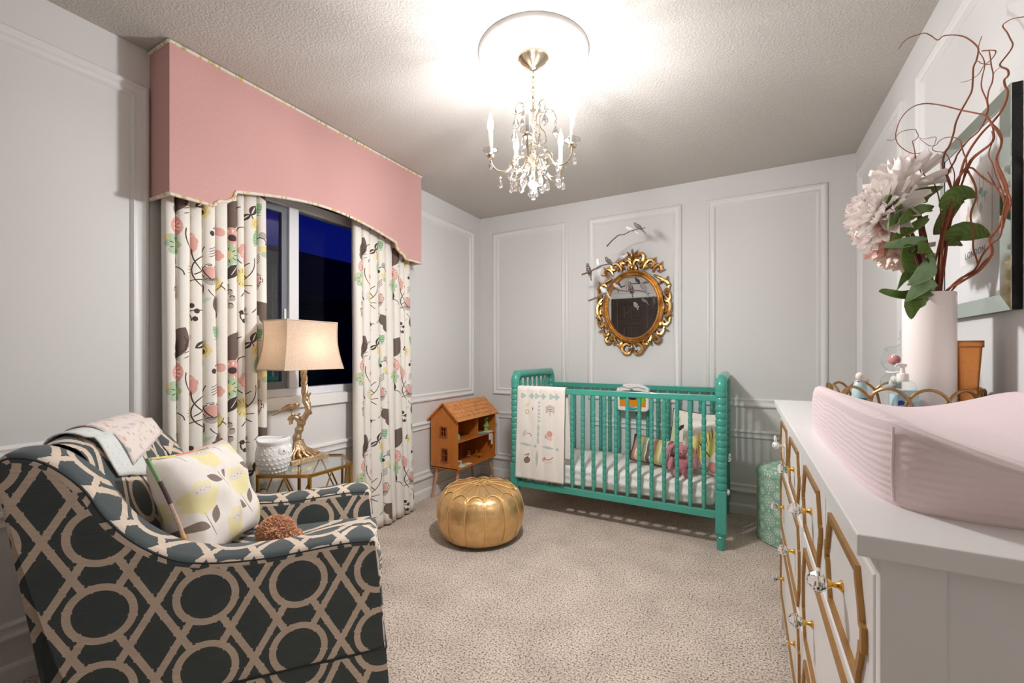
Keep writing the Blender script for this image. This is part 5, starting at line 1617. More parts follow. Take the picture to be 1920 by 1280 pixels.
# throw pillow
def lemon_leaf():
    T = (.20, .26)
    p = Pat('yellow_poppy_cloth', (236, 228, 220), tile=T, rough=.9)
    for cx_, cy_ in ((.055, .20), (.155, .07)):
        p.put(p.m_flower(cx_, cy_, .055, 7, .14), (235, 223, 164), .9)
        p.put(p.m_ell(cx_, cy_+.022, .036, .018), (226, 216, 204), .9)
        for k in range(5): p.put(p.m_ell(cx_-.024+.012*k, cy_+.020+.004*(k % 2), .0016, .0022), (150, 120, 120))
    GL = (136, 122, 112)
    for cx_, cy_ in ((.055, .11), (.155, .235)):
        p.put(p.m_ell(cx_, cy_, .0013, .045, 12), (96, 86, 80))
        p.put(p.m_leaf(cx_-.034, cy_+.008, .032, .014, 150), GL); p.put(p.m_leaf(cx_+.030, cy_+.022, .030, .013, 62), GL)
    return p.done(weave=.03, wscale=300, bump=.15)
def multipipe():
    p = Pat('multicolour_piping', (226, 186, 120), rough=.8)
    sx = p.nt.nodes.new('ShaderNodeSeparateXYZ'); p.nt.links.new(p.raw, sx.inputs[0])
    f = p.ma('FRACT', p.ma('MULTIPLY', sx.outputs[0], 2.1))
    for lo, c in ((.10, (216, 140, 130)), (.30, (222, 206, 120)), (.52, (140, 176, 130)), (.70, (90, 70, 72)), (.86, (206, 176, 160))): p.put(p.ma('COMPARE', f, lo, .10), c)
    return p.done(weave=.1)
mp_ = multipipe()
P0 = [cw(-.700, .15, .80), cw(-.63, .50, .80), cw(-.575, .14, .465), cw(-.46, .50, .435)]
cen = (P0[0]+P0[1]+P0[2]+P0[3])/4
ux = ((P0[1]-P0[0])+(P0[3]-P0[2])).normalized(); uz = ((P0[0]-P0[2])+(P0[1]-P0[3])).normalized(); uy = uz.cross(ux).normalized(); uz = ux.cross(uy)
Rm = Matrix((ux, uy, uz)).transposed().to_4x4()
tp = thing('throw_pillow', 'white throw pillow with yellow poppies and grey leaves on the armchair', 'pillow', cen)
tp.rotation_euler = Rm.to_euler()
obj('cover', pillow_mb(.392, .372, .165, 30, 30, .09, seed=21), lemon_leaf(), tp, angle=180)
obj('piping', MB().tube(edge_loop(.392, .372, .09), .006, n=8, closed=True), mp_, tp)

# fluffy toy on the seat
def fur_ball(name, c, r, m, parent, n=220, L=.016, seed=1):
    rd = random.Random(seed); mb = MB().ball(c, r, 24, 16)
    rx, ry, rz = r
    for k in range(n):
        z = rd.uniform(-.75, 1); a = rd.uniform(0, 2*pi); q = sqrt(1-z*z)
        d = Vector((q*cos(a), q*sin(a), z)); p = Vector((c[0]+rx*d.x*.93, c[1]+ry*d.y*.93, c[2]+rz*d.z*.93))
        t1 = (d+Vector((rd.uniform(-.9, .9), rd.uniform(-.9, .9), rd.uniform(-.9, .2)))).normalized()
        mb.tube([p, p+d*L*.5, p+d*L*.55+t1*L*.6], [.0042, .0034, .0008], n=5, cap=False)
    return obj(name, mb, m, parent, angle=180)
M['tanfur'] = mat('tan_plush', (206, 152, 112), .95, bump=1, bscale=220, var=.15, vscale=60, sheen=.4)
tf = thing('plush_bear', 'curly tan plush toy half hidden behind the near armrest of the armchair', 'stuffed toy', cw(-.365, .25, .417), 0)
fur_ball('head', (0, 0, .068), (.062, .056, .058), M['tanfur'], tf, 1300, .012, 2)
fur_ball('muzzle', (.045, .03, .05), (.03, .03, .028), M['tanfur'], tf, 400, .010, 3)
fur_ball('paw', (.04, -.035, .028), (.035, .03, .026), M['tanfur'], tf, 400, .010, 4)
# ================================================================ DRESSER
DT = .95; DYN, DYF = -2.905, -1.345      # top: near and far ends
FX = 2.378                                # drawer face plane
dr = thing('dresser', 'long white eight drawer dresser with gold fretwork along the right wall', 'dresser', (2.62, -2.12, 0))
def dl(x, y, z): return (x-2.62, y+2.12, z)
obj('top', MB().box(dl(2.355, DYN, DT-.024), dl(W_-.008, DYF, DT)), M['white'], dr, bevel=.002, smooth=False)
body = MB()
yn, yf = DYN+.016, DYF-.016
bx0 = FX+.012
body.box(dl(bx0, yn+.008, .12), dl(W_-.02, yf-.004, DT-.024))
obj('body', body, M['white'], dr, smooth=False)
mb = MB()      # near side: frame round a recessed panel
for a, c in (((FX, yn, 0), (FX+.055, yn+.02, DT-.024)), ((W_-.07, yn, 0), (W_-.014, yn+.02, DT-.024)), ((FX+.055, yn, .10), (W_-.07, yn+.02, .16))): mb.box(dl(*a), dl(*c))
obj('side_frame', mb, M['white'], dr, bevel=.002, smooth=False)
mb = MB().box(dl(FX, yf-.02, 0), dl(W_-.014, yf, DT-.024))
obj('end_panel', mb, M['white'], dr, bevel=.002, smooth=False)
YMID = -2.157
mb = MB()
mb.box(dl(FX, yn+.02, .897), dl(FX+.02, yf-.02, DT-.024)); mb.box(dl(FX, YMID-.013, .12), dl(FX+.02, YMID+.013, .897)); mb.box(dl(FX, yn+.02, .10), dl(FX+.02, yf-.02, .145))
mb.box(dl(FX, yn+.02, .697), dl(FX+.02, YMID-.013, .703)); mb.box(dl(FX, YMID+.013, .697), dl(FX+.02, yf-.02, .703))
obj('face_frame', mb, M['white'], dr, bevel=.001, smooth=False)
M['fret'] = mat('gold_fretwork', (176, 132, 74), .42, .75, var=.08, vscale=30)
def fret(w, h, t=.011, th=.006):
    """flat notched frame, centred, in the yz plane, facing -x"""
    k = .030
    q = [(w, h-.062), (w-.012, h-.060), (w-.017, h-.048), (w-.024, h-.036), (w-.034, h-.028), (w-.034, h-.0), ]
    q = [(w, h-.060), (w-.011, h-.057), (w-.015, h-.044), (w-.022, h-.030), (w-.030, h-.018), (w-.036, h)]
    out = q + [(-a, b) for a, b in q[::-1]] + [(-a, -b) for a, b in q] + [(a, -b) for a, b in q[::-1]]
    n = len(out)
    # inner outline by offsetting along the bisectors
    inn = []
    for i in range(n):
        p0, p1, p2 = Vector(out[i-1]), Vector(out[i]), Vector(out[(i+1) % n])
        d1, d2 = (p1-p0).normalized(), (p2-p1).normalized()
        n1, n2 = Vector((-d1.y, d1.x)), Vector((-d2.y, d2.x))
        b = (n1+n2)
        b = b.normalized() if b.length > 1e-4 else n1
        s_ = t/max(.55, b.dot(n1))
        inn.append((p1.x+b.x*s_, p1.y+b.y*s_))
    mb = MB()
    o0 = mb.add([(0, a, b) for a, b in out]); o1 = mb.add([(-th, a, b) for a, b in out])
    i0 = mb.add([(0, a, b) for a, b in inn]); i1 = mb.add([(-th, a, b) for a, b in inn])
    for i in range(n):
        j = (i+1) % n
        mb.face([o1+i, i1+i, i1+j, o1+j]); mb.face([o0+i, o1+i, o1+j, o0+j]); mb.face([i0+j, i1+j, i1+i, i0+i])
    return mb
me_kn = mesh('crystal_knob', MB().lathe([(0, .0), (.006, .0), (.0115, .004), (.0155, .010), (.0155, .015), (.011, .022), (.005, .026), (0, .027)], n=9, M=rotm('Y', -pi/2)), M['crystal'], smooth=False)
me_ks = mesh('knob_stem', MB().lathe([(0, 0), (.0085, 0), (.0085, .002), (.0045, .006), (.0035, .012), (.006, .016), (.0075, .019), (0, .020)], n=16, M=rotm('Y', -pi/2)), M['brassbright'])
def drawer(y0, y1, z0, z1, knobs, bunny=False):
    d = obj('drawer', MB().box(dl(FX-.001, y0+.002, z0+.002), dl(FX+.018, y1-.002, z1-.002)), M['white'], dr, bevel=.0025, smooth=False)
    cy, cz = (y0+y1)/2, (z0+z1)/2
    w, h = (y1-y0)/2-.028, (z1-z0)/2-.020
    obj('fretwork', fret(w, h), M['fret'], d, loc=dl(FX-.001, cy, cz), smooth=False)
    for ky in knobs:
        if bunny:
            mb = MB().ball((-.028, 0, 0), (.012, .015, .015), 14, 10)
            for sg in (-1, 1): mb.tube([(-.028, sg*.006, .012), (-.030, sg*.009, .026), (-.030, sg*.008, .036)], [.004, .005, .002], n=6)
            mb.lathe([(.006, 0), (.004, .02)], n=8, M=rotm('Y', -pi/2))
            k = obj('bunny_knob', mb, M['ceramic'], d, loc=dl(FX-.001, ky, cz-.005))
            mb = MB()
            for e in ((-.6, .003, .35), (-.6, -.010, .0)): pass
            for yy, zz in ((-.0105, .004), (-.006, .006), (-.010, -.003)): mb.ball((-.036+abs(yy)*.1, yy, zz), .0018, 6, 4)
            obj('face', mb, M['black'], k)
        else:
            s_ = obj('knob_stem', me_ks, None, d, loc=dl(FX-.001, ky, cz-.005))
            obj('crystal_knob', me_kn, None, s_, loc=(-.019, 0, 0))
N0, N1, F0, F1 = yn+.022, YMID-.014, YMID+.014, yf-.022
nm_, fm_ = (N0+N1)/2-.01, (F0+F1)/2
for a, c, bn_ in ((N0, nm_, 0), (nm_+.004, N1, 0), (F0, fm_-.002, 0), (fm_+.002, F1, 1)): drawer(a, c, .704, .896, [(a+c)/2+.01], bn_)
for z0, z1 in ((.428, .694), (.150, .420)):
    drawer(N0, N1, z0, z1, [N0+.165, N1-.19]); drawer(F0, F1, z0, z1, [F0+.175, F1-.165])

# ================================================================ CHANGING PAD
def quilted():
    m, nt, P = newmat('pink_ribbed_cover')
    P.inputs['Base Color'].default_value = srgb(228, 207, 208); P.inputs['Roughness'].default_value = .85; P.inputs['Sheen Weight'].default_value = .3; P.inputs['Specular IOR Level'].default_value = .2
    t = nt.nodes.new('ShaderNodeTexCoord'); w_ = nt.nodes.new('ShaderNodeTexWave'); w_.bands_direction = 'Y'; w_.inputs["Scale"].default_value = 15; w_.inputs['Distortion'].default_value = 5; w_.inputs['Detail'].default_value = 2; w_.inputs['Detail Scale'].default_value = .6
    n = nt.nodes.new('ShaderNodeTexNoise'); n.inputs['Scale'].default_value = 340
    ad = nt.nodes.new('ShaderNodeMath'); ad.operation = 'MULTIPLY_ADD'; ad.inputs[1].default_value = .5
    b = nt.nodes.new('ShaderNodeBump'); b.inputs['Strength'].default_value = .4; b.inputs['Distance'].default_value = .0018
    L = nt.links.new
    L(t.outputs['UV'], w_.inputs['Vector']); L(t.outputs['Object'], n.inputs['Vector']); L(n.outputs[0], ad.inputs[0]); L(w_.outputs['Fac'], ad.inputs[2]); L(ad.outputs[0], b.inputs['Height']); L(b.outputs[0], P.inputs['Normal'])
    return m
M['pinkpad'] = quilted()
padx0, padx1, pady0, pady1 = 2.392, 2.800, -2.815, -2.035
pad = thing('changing_pad', 'pink ribbed contoured changing pad on the dresser top', 'changing pad', (2.6, -2.42, DT))
def padf(u, v):
    """u around the outline, v from bottom edge up the side and over the top to the middle"""
    a = 2*pi*u; ca, sa = cos(a), sin(a)
    p_ = 7.0
    k = 1/(abs(ca)**p_+abs(sa)**p_)**(1/p_)
    X, Y = ca*k, sa*k
    hx, hy = (padx1-padx0)/2, (pady1-pady0)/2
    def top(nx):   # contour across x: high at the long edges, low in the valley
        return .064+.052*min(1, abs(nx)*1.12)**1.8
    if v < .34:
        t = v/.34
        s_ = 1-.03*(1-sin(pi*(.15+.7*t)))
        ht = top(X)*.86
        z = ht*t
        q = s_
    else:
        t = (v-.34)/.66
        q = (1-.035)*(1-t)**.85 if t < 1 else 0
        q = (1-t)
        q = q*.99
        z = top(X*q)-.016*max(0, (q-.88)/.12)**2
    x, y = X*hx*q, Y*hy*q
    wr = noise.noise(Vector((x*14, y*6, z*20)))*.0022
    if v < .34: x *= 1+wr*1.2; 
    return (x, y, max(0, z)+wr*(v > .05))
def paduv(u, v):
    p = padf(u, v)
    if v < .34: return (p[0]*.3+p[1], p[2]*2.2)
    return (p[0], p[1]+.3*p[0])
mb = MB()
mb.grid(padf, 120, 34, closeu=True, uvfn=lambda u, v: paduv(u, v))
obj('cover', mb, M['pinkpad'], pad, angle=180)
mb = MB()
for sx_ in (-1, 1):
    for sy in (-1, 1):
        a = atan2(sy*.985, sx_*.985)
        mb.tube([Vector(padf((atan2(sy, sx_)/(2*pi)) % 1, .02+.32*i/8))*1.002 for i in range(9)], .0016, n=5)
obj('corner_seam', mb, M['pinkpad'], pad)

# ================================================================ TRAY AND THINGS ON IT
TRX, TRY, TRR = 2.665, -1.755, .178
M['agedbrass'] = mat('aged_brass', (170, 132, 88), .35, 1.0, var=.15, vscale=60)
tray = thing('tray', 'round mirrored tray with a rim of looped aged brass arches on the dresser', 'tray', (TRX, TRY, DT))
obj('base', MB().lathe([(TRR-.004, 0), (TRR, .004), (TRR, .010), (TRR-.006, .012), (0, .012)][0:], n=56), M['mirror'], tray)
mb = MB()
NA = 13
for k in range(NA):
    a0 = 2*pi*k/NA; wd = 2*pi/NA*.66
    pts = []
    for i in range(15):
        t = -1+2*i/14; a = a0+wd*t; z = .012+.086*sqrt(max(0, 1-t*t))
        rr = TRR+.003*(1 if k % 2 else -1)*0+.003*t
        pts.append((rr*cos(a), rr*sin(a), z))
    obj('arch', MB().tube(pts, .0042, n=8), M['agedbrass'], tray)

VX, VY, VR, VT = 2.715, -1.822, .0585, 1.322
ZT = DT+.0125
M['sheetglass'] = pane_mat('jar_glass', .07, (.96, .98, .98, 1))
M['vase'] = mat('pale_pink_glaze', (250, 240, 235), .25, coat=.3)
vase = thing('vase', 'tall pale cylinder vase holding the flowers on the tray', 'vase', (VX, VY, ZT))
hV = VT-ZT
obj('body', MB().lathe([(0, 0), (VR-.003, 0), (VR, .004), (VR, hV-.003), (VR-.0015, hV), (VR-.004, hV-.002), (VR-.005, hV-.05), (VR-.005, .01), (0, .01)], n=48), M['vase'], vase)

# apothecary jar
JX, JY = 2.702, -1.655
jar = thing('apothecary_jar', 'lidded glass jar on a foot with pale wads inside, behind the vase', 'jar', (JX, JY, ZT))
obj('glass', MB().lathe([(0, 0), (.042, 0), (.044, .004), (.020, .016), (.014, .030), (.018, .045), (.046, .060), (.060, .082), (.061, .10), (.046, .118), (.040, .124), (.046, .134), (.058, .150), (.060, .168), (.050, .188), (.044, .194), (.047, .197)], n=36, cap=False), M['sheetglass'], jar)
obj('lid', MB().lathe([(.0, .197), (.050, .197), (.052, .200), (.044, .206), (.018, .212), (.010, .218), (.009, .226), (.016, .232), (.016, .236), (.009, .241), (.012, .250), (.013, .256), (.007, .264), (0, .267)], n=28), M['sheetglass'], jar)
M['cotton'] = mat('cotton', (236, 230, 222), .95); M['pinkwad'] = mat('pink_cotton', (232, 150, 150), .95)
rd = random.Random(5)
for i in range(14):
    z = (.066, .085, .10, .145, .165)[i % 5]; a = i*2.4; r_ = .026 if z in (.085, .10, .165) else .018
    obj('cotton_ball', MB().ball((r_*cos(a), r_*sin(a), z), .0165, 10, 7), M['pinkwad'] if i in (4, 9) else M['cotton'], jar)
obj('ribbon', MB().tube([(.0425*cos(2*pi*i/30), .0425*sin(2*pi*i/30), .124+.001*sin(i)) for i in range(30)], .0032, n=6, closed=True), M['cotton'], jar)

# pump bottle with a plain blue label
BX, BY = 2.640, -1.893
bt = thing('pump_bottle', 'clear pump bottle with a pale blue label before the vase', 'bottle', (BX, BY, ZT), YAW)
def rr_lathe(prof, sx_, sy_, n=32):
    mb = MB()
    def fn(u, v):
        f = v*(len(prof)-1); i = min(int(f+1e-9), len(prof)-2); q = f-i
        r = prof[i][0]*(1-q)+prof[i+1][0]*q; z = prof[i][1]*(1-q)+prof[i+1][1]*q
        a = 2*pi*u; p_ = 4.5; k = 1/(abs(cos(a))**p_+abs(sin(a))**p_)**(1/p_)
        return (r*sx_*cos(a)*k, r*sy_*sin(a)*k, z)
    return mb.grid(fn, n, len(prof)-1, closeu=True)
obj('body', rr_lathe([(.001, 0), (.9, 0), (1, .004), (1, .085), (.97, .095), (.82, .104), (.5, .110), (.36, .112)], .032, .017), M['sheetglass'], bt, angle=60)
obj('gel', rr_lathe([(.001, .003), (.9, .003), (.92, .006), (.92, .070), (.001, .070)], .032, .017), mat('pale_blue_gel', (196, 224, 234), .2), bt, angle=60)
lb = Pat('bottle_label', (176, 212, 224), rough=.4)
lb.put(lb.m_ell(.045, .06, .03, .018), (206, 226, 232)); lb.put(lb.m_ell(.008, .030, .015, .016), (40, 80, 170)); lb.put(lb.m_ell(.012, .030, .012, .0022), (236, 240, 244)); lb.put(lb.m_ell(.006, .012, .012, .008), (224, 90, 60)); lb.put(lb.m_ell(.03, .022, .018, .008), (120, 190, 210))
obj('label', MB().grid(lambda u, v: (-.029+.058*u, -.0178, .008+.074*v), 1, 1, uvfn=lambda u, v: (u*.058, v*.074)), lb.done(), bt)
mb = MB().lathe([(.0135, .106), (.0135, .126), (.012, .128), (.006, .130), (.005, .146), (.009, .147), (.009, .156), (0, .158)], n=20)
mb.tube([(0, 0, .152), (-.018, -.004, .153), (-.028, -.006, .148)], [.0055, .0045, .003], n=8)
obj('pump', mb, M['plastic'], bt)

# little bottle keepsake
gx, gy = 2.578, -1.705
fg = thing('figurine', 'small aqua and white gift bottle with a ribbon at the neck on the tray', 'ornament', (gx, gy, ZT), YAW)
obj('body', MB().lathe([(0, 0), (.020, 0), (.023, .006), (.0235, .03), (.021, .055), (.018, .08), (.013, .092), (.009, .098)], n=24), mat('aqua_white_glaze', (186, 216, 216), .3, var=.15, vscale=50), fg)
obj('band', MB().lathe([(.0236, .034), (.0242, .037), (.0236, .041)], n=24, cap=False), mat('teal_band', (60, 150, 160), .4), fg)
mb = MB(); rd = random.Random(3)
for k in range(22):
    a = rd.uniform(pi, 2*pi); mb.ball((.0225*cos(a), .0225*sin(a), rd.uniform(.006, .028)), .0035, 6, 5)
obj('pebble_trim', mb, mat('shell_trim', (176, 150, 130), .6), fg)
obj('wing', MB().ball((-.024, 0, .022), (.006, .012, .018)), mat('aqua_wing', (130, 200, 200), .4), fg)
obj('stopper', MB().ball((0, 0, .110), (.0115, .0115, .013)), M['cotton'], fg)
mb = MB().tube([(.0125*cos(2*pi*i/20), .0125*sin(2*pi*i/20), .0945) for i in range(20)], .0022, n=6, closed=True)
for sg in (-1, 1): mb.tube([(sg*.003, -.013, .095), (sg*.014, -.016, .100), (sg*.018, -.016, .092), (sg*.003, -.013, .0945)], .0018, n=5)
obj('ribbon', mb, mat('pink_ribbon', (220, 180, 176), .7), fg)

# copper box behind the vase
bxm = mat('copper_foil', (226, 150, 84), .35, .8, bump=.2, bscale=40)
cbx = thing('copper_holder', 'flared copper coloured holder against the wall beside the vase', 'holder', (2.800, -1.80, ZT), 0)
hh = 1.183-ZT
mb = MB()
def hf(u, v):
    a = 2*pi*u; p_ = 8; k = 1/(abs(cos(a))**p_+abs(sin(a))**p_)**(1/p_)
    s_ = .0215+.010*v**1.5
    return (s_*.9*cos(a)*k, s_*1.0*sin(a)*k, hh*v)
mb.grid(hf, 40, 10, closeu=True)
o = obj('body', mb, bxm, cbx, angle=60); so = o.modifiers.new('t', 'SOLIDIFY'); so.thickness = .002
mb = MB()
def hr(u, v):
    a = 2*pi*u; p_ = 8; k = 1/(abs(cos(a))**p_+abs(sin(a))**p_)**(1/p_)
    s_ = .0335; return (s_*.9*cos(a)*k, s_*sin(a)*k, hh-.018+.019*v)
mb.grid(hr, 40, 1, closeu=True)
o = obj('lip', mb, bxm, cbx, angle=60); so = o.modifiers.new('t', 'SOLIDIFY'); so.thickness = .003

# ================================================================ FLOWERS, LEAVES AND WILLOW
fl = thing('flower_arrangement', 'white and pink dahlias with green leaves and curly willow in the vase', 'flowers', (VX, VY, VT))
def fp(u, v, D): return px(u, v, D)-Vector((VX, VY, VT))
def petal_mat(name, tip, base):
    m, nt, P = newmat(name); P.inputs['Roughness'].default_value = .7; P.inputs['Specular IOR Level'].default_value = .2
    t = nt.nodes.new('ShaderNodeTexCoord'); s_ = nt.nodes.new('ShaderNodeSeparateXYZ'); r = nt.nodes.new('ShaderNodeValToRGB')
    r.color_ramp.elements[0].color = srgb(*base); r.color_ramp.elements[0].position = .35; r.color_ramp.elements[1].color = srgb(*tip)
    L = nt.links.new; L(t.outputs['UV'], s_.inputs[0]); L(s_.outputs[1], r.inputs[0]); L(r.outputs[0], P.inputs['Base Color'])
    tl = nt.nodes.new('ShaderNodeBsdfTranslucent'); mx = nt.nodes.new('ShaderNodeMixShader'); mx.inputs[0].default_value = .15
    L(r.outputs[0], tl.inputs[0]); L(P.outputs[0], mx.inputs[1]); L(tl.outputs[0], mx.inputs[2]); L(mx.outputs[0], nt.nodes['Material Output'].inputs[0])
    return m
PMW = petal_mat('white_blush_petal', (252, 242, 238), (252, 250, 244)); PMP = petal_mat('pink_petal', (238, 172, 160), (248, 226, 216)); PMB = petal_mat('blush_petal', (246, 226, 214), (248, 234, 220))
def petal_mesh(L, W, curl, m, seed):
    def fn(u, v):
        a = 2*u-1
        w_ = W*sin(pi*min(1, .10+.86*v)**.85)*(1 if v < .985 else .7)
        cup = .35*W*a*a
        return (a*w_/2, L*v, cup+curl*L*(v**1.8)+.02*L*sin(9*v+seed)*a)
    return mesh('petal', MB().grid(fn, 6, 9, uvfn=lambda u, v: (u, v)), m, angle=180)
def dahlia(c, R, nrm, mats, seed, rings=((1.0, 18, .98, .85), (.98, 18, .74, .85), (.88, 17, .52, .8), (.76, 16, .34, .75), (.62, 13, .18, .7), (.46, 11, .04, .6), (.30, 8, -.1, .45)), label=None):
    rd = random.Random(seed)
    nz = Vector(nrm).normalized(); T = nz.orthogonal().normalized(); B_ = nz.cross(T)
    hd = bpy.data.objects.new('blossom', mesh('calyx', MB().ball((0, 0, 0), (R*.16, R*.16, R*.12), 12, 8), M['calyx'])); COL.objects.link(hd); hd.parent = fl
    hd.matrix_local = Matrix.Translation(c) @ Matrix((T, B_, nz)).transposed().to_4x4()
    if label: hd['label'] = label
    for ri, (lr, cnt, tilt, wf) in enumerate(rings):
        m = mats[min(ri, len(mats)-1)]
        mes = [petal_mesh(R*lr, R*.50*wf+.004, cu, m, s) for cu, s in ((.12, 0), (.22, 2), (.02, 4))]
        for k in range(cnt):
            a = 2*pi*(k+.5*(ri % 2))/cnt+rd.uniform(-.08, .08)
            o = bpy.data.objects.new('petal', mes[(k+ri) % 3]); COL.objects.link(o); o.parent = hd
            el = pi/2*(1-tilt)*.9 - (.35 if ri == 0 else .12)+rd.uniform(-.10, .10)
            o.matrix_local = Matrix.Translation((0, 0, .006*ri*R/.1)) @ Matrix.Rotation(a, 4, 'Z') @ Matrix.Rotation(el, 4, 'X') @ Matrix.Scale(rd.uniform(.88, 1.08), 4)
    return hd
M['calyx'] = mat('calyx_green', (128, 140, 60), .6)
fwd = Vector((-sin(YAW), cos(YAW), 0)); rgt = Vector((cos(YAW), sin(YAW), 0)); UPV = Vector((0, 0, 1))
hA = dahlia(fp(1700, 352, 1.29), .102, -rgt*.25+UPV*.9+fwd*.15, [PMW, PMW, PMW], 1, label='white blossom facing the ceiling, highest of the bunch')
hB = dahlia(fp(1662, 398, 1.27), .098, -rgt*.85+UPV*.35-fwd*.15, [PMW, PMW, PMW], 2, label='white blossom facing the crib side')
hC = dahlia(fp(1662, 425, 1.31), .090, -rgt*.8-UPV*.25+fwd*.3, [PMP, PMP, PMW], 3, label='pink tipped blossom under the white ones')
hD = dahlia(fp(1690, 462, 1.33), .078, -rgt*.35-UPV*.8+fwd*.2, [PMB, PMB], 4, label='blush blossom hanging lowest')
# stems
M['stemred'] = mat('red_brown_stem', (110, 52, 40), .6)
mouth = fp(1748, 556, 1.25)
for i, (h, pts) in enumerate(((hA, [(1722, 400, 1.27), (1738, 460, 1.26)]), (hB, [(1690, 410, 1.25), (1726, 470, 1.25)]), (hC, [(1700, 440, 1.29), (1730, 490, 1.27)]), (hD, [(1712, 462, 1.31), (1734, 505, 1.28)]))):
    P_ = spline([h.matrix_local.to_translation()]+[fp(*q) for q in pts]+[mouth+Vector((.004*i, -.004*i, 0)), mouth+Vector((.004*i, -.004*i, -.12))], 5)
    obj('stem', MB().tube(P_, .0042, n=7), M['stemred'], fl)
# leaves
def leaf_mat():
    m, nt, P = newmat('serrated_leaf'); P.inputs['Roughness'].default_value = .5
    t = nt.nodes.new('ShaderNodeTexCoord'); w_ = nt.nodes.new('ShaderNodeTexWave'); w_.wave_type = 'BANDS'; w_.bands_direction = 'DIAGONAL'; w_.inputs['Scale'].default_value = 5; w_.inputs['Distortion'].default_value = 1.5
    n = nt.nodes.new('ShaderNodeTexNoise'); n.inputs['Scale'].default_value = 22
    mx = nt.nodes.new('ShaderNodeMix'); mx.data_type = 'RGBA'; mx.inputs[6].default_value = srgb(84, 112, 40); mx.inputs[7].default_value = srgb(118, 142, 66)
    mu = nt.nodes.new('ShaderNodeMath'); mu.operation = 'MULTIPLY'
    L = nt.links.new; L(t.outputs['UV'], w_.inputs['Vector']); L(t.outputs['Object'], n.inputs['Vector']); L(w_.outputs['Fac'], mu.inputs[0]); L(n.outputs[0], mu.inputs[1]); L(mu.outputs[0], mx.inputs[0]); L(mx.outputs[2], P.inputs['Base Color'])
    return m
LM = leaf_mat(); LG = mat('pale_leaf_underside', (136, 166, 120), .6, var=.1, vscale=30)
def leaf(pts, W, m=LM, face=None, label=None):
    """leaf blade along a spline through points; width W; face = normal hint"""
    P_ = spline(pts, 6); n = len(P_)
    fn_ = Vector(face) if face else -fwd
    L_ = [0]
    for a, c in zip(P_, P_[1:]): L_.append(L_[-1]+(c-a).length)
    mb = MB()
    def fn(u, v):
        f = v*(n-1); i = min(int(f), n-2); q = f-i
        p = P_[i].lerp(P_[i+1], q); t = (P_[i+1]-P_[i]).normalized()
        s_ = t.cross(fn_).normalized(); nn = s_.cross(t).normalized()
        a = 2*u-1
        w_ = W/2*(sin(pi*min(1, v*.96+.02)**.8))**.8*(1+.06*((v*13) % 1))
        if v > .985: w_ = .0005
        return p+s_*a*w_+nn*(abs(a)**1.4*W*.13+.004*sin(v*7+a*2))
    mb.grid(fn, 8, 26, uvfn=lambda u, v: (abs(2*u-1)*W*4, v*L_[-1]*10))
    o = obj('leaf', mb, m, fl, angle=180)
    s2 = o.modifiers.new('t', 'SOLIDIFY'); s2.thickness = .0008
    if label: o['label'] = label
for pts, W, m, fc in (
    ([(1772, 452, 1.22), (1800, 440, 1.19), (1830, 442, 1.16), (1854, 446, 1.14)], .066, LM, -fwd),
    ([(1768, 392, 1.20), (1785, 372, 1.18), (1808, 366, 1.17), (1826, 372, 1.16)], .052, LM, -fwd-rgt*.2),
    ([(1748, 392, 1.21), (1725, 392, 1.20), (1700, 408, 1.19), (1686, 420, 1.19)], .034, LM, -fwd+UPV*.5),
    ([(1740, 408, 1.22), (1715, 425, 1.21), (1690, 440, 1.21), (1674, 447, 1.20)], .030, LM, -fwd+UPV),
    ([(1735, 452, 1.22), (1712, 452, 1.20), (1690, 458, 1.19), (1654, 462, 1.18)], .034, LG, -fwd+UPV*.4),
    ([(1712, 520, 1.22), (1700, 490, 1.2), (1700, 470, 1.19), (1716, 466, 1.18)], .046, LM, -fwd),
    ([(1745, 492, 1.2), (1738, 476, 1.18), (1728, 466, 1.17), (1718, 474, 1.16)], .050, LM, -fwd+UPV*.3),
    ([(1746, 480, 1.19), (1738, 505, 1.17), (1722, 520, 1.16), (1700, 534, 1.15)], .042, LG, -fwd+UPV*.4),
    ([(1752, 540, 1.20), (1735, 530, 1.17), (1715, 545, 1.15), (1695, 565, 1.14)], .040, LG, -fwd+UPV*.3),
    ([(1752, 545, 1.22), (1720, 552, 1.19), (1690, 556, 1.17), (1647, 546, 1.15)], .040, LM, -fwd+UPV*.8),
    ([(1742, 552, 1.22), (1722, 556, 1.18), (1708, 572, 1.16), (1707, 598, 1.16)], .050, LM, -fwd-rgt*.3),
    ([(1715, 535, 1.22), (1702, 518, 1.2), (1692, 522, 1.18), (1680, 545, 1.17)], .024, LM, -fwd),
    ([(1740, 375, 1.25), (1720, 372, 1.26), (1735, 362, 1.27), (1765, 350, 1.28)], .040, LM, -fwd+UPV*.3),
    ([(1752, 440, 1.26), (1772, 405, 1.27), (1785, 385, 1.28), (1800, 372, 1.28)], .045, LM, -fwd),
    ([(1688, 392, 1.22), (1680, 378, 1.21), (1668, 372, 1.21), (1658, 380, 1.21)], .022, LM, -fwd+rgt*.3),
    ([(1688, 398, 1.22), (1678, 410, 1.21), (1668, 418, 1.2), (1664, 430, 1.2)], .022, LM, -fwd+rgt*.3)):
    leaf([fp(*q) for q in pts], W, m, fc)
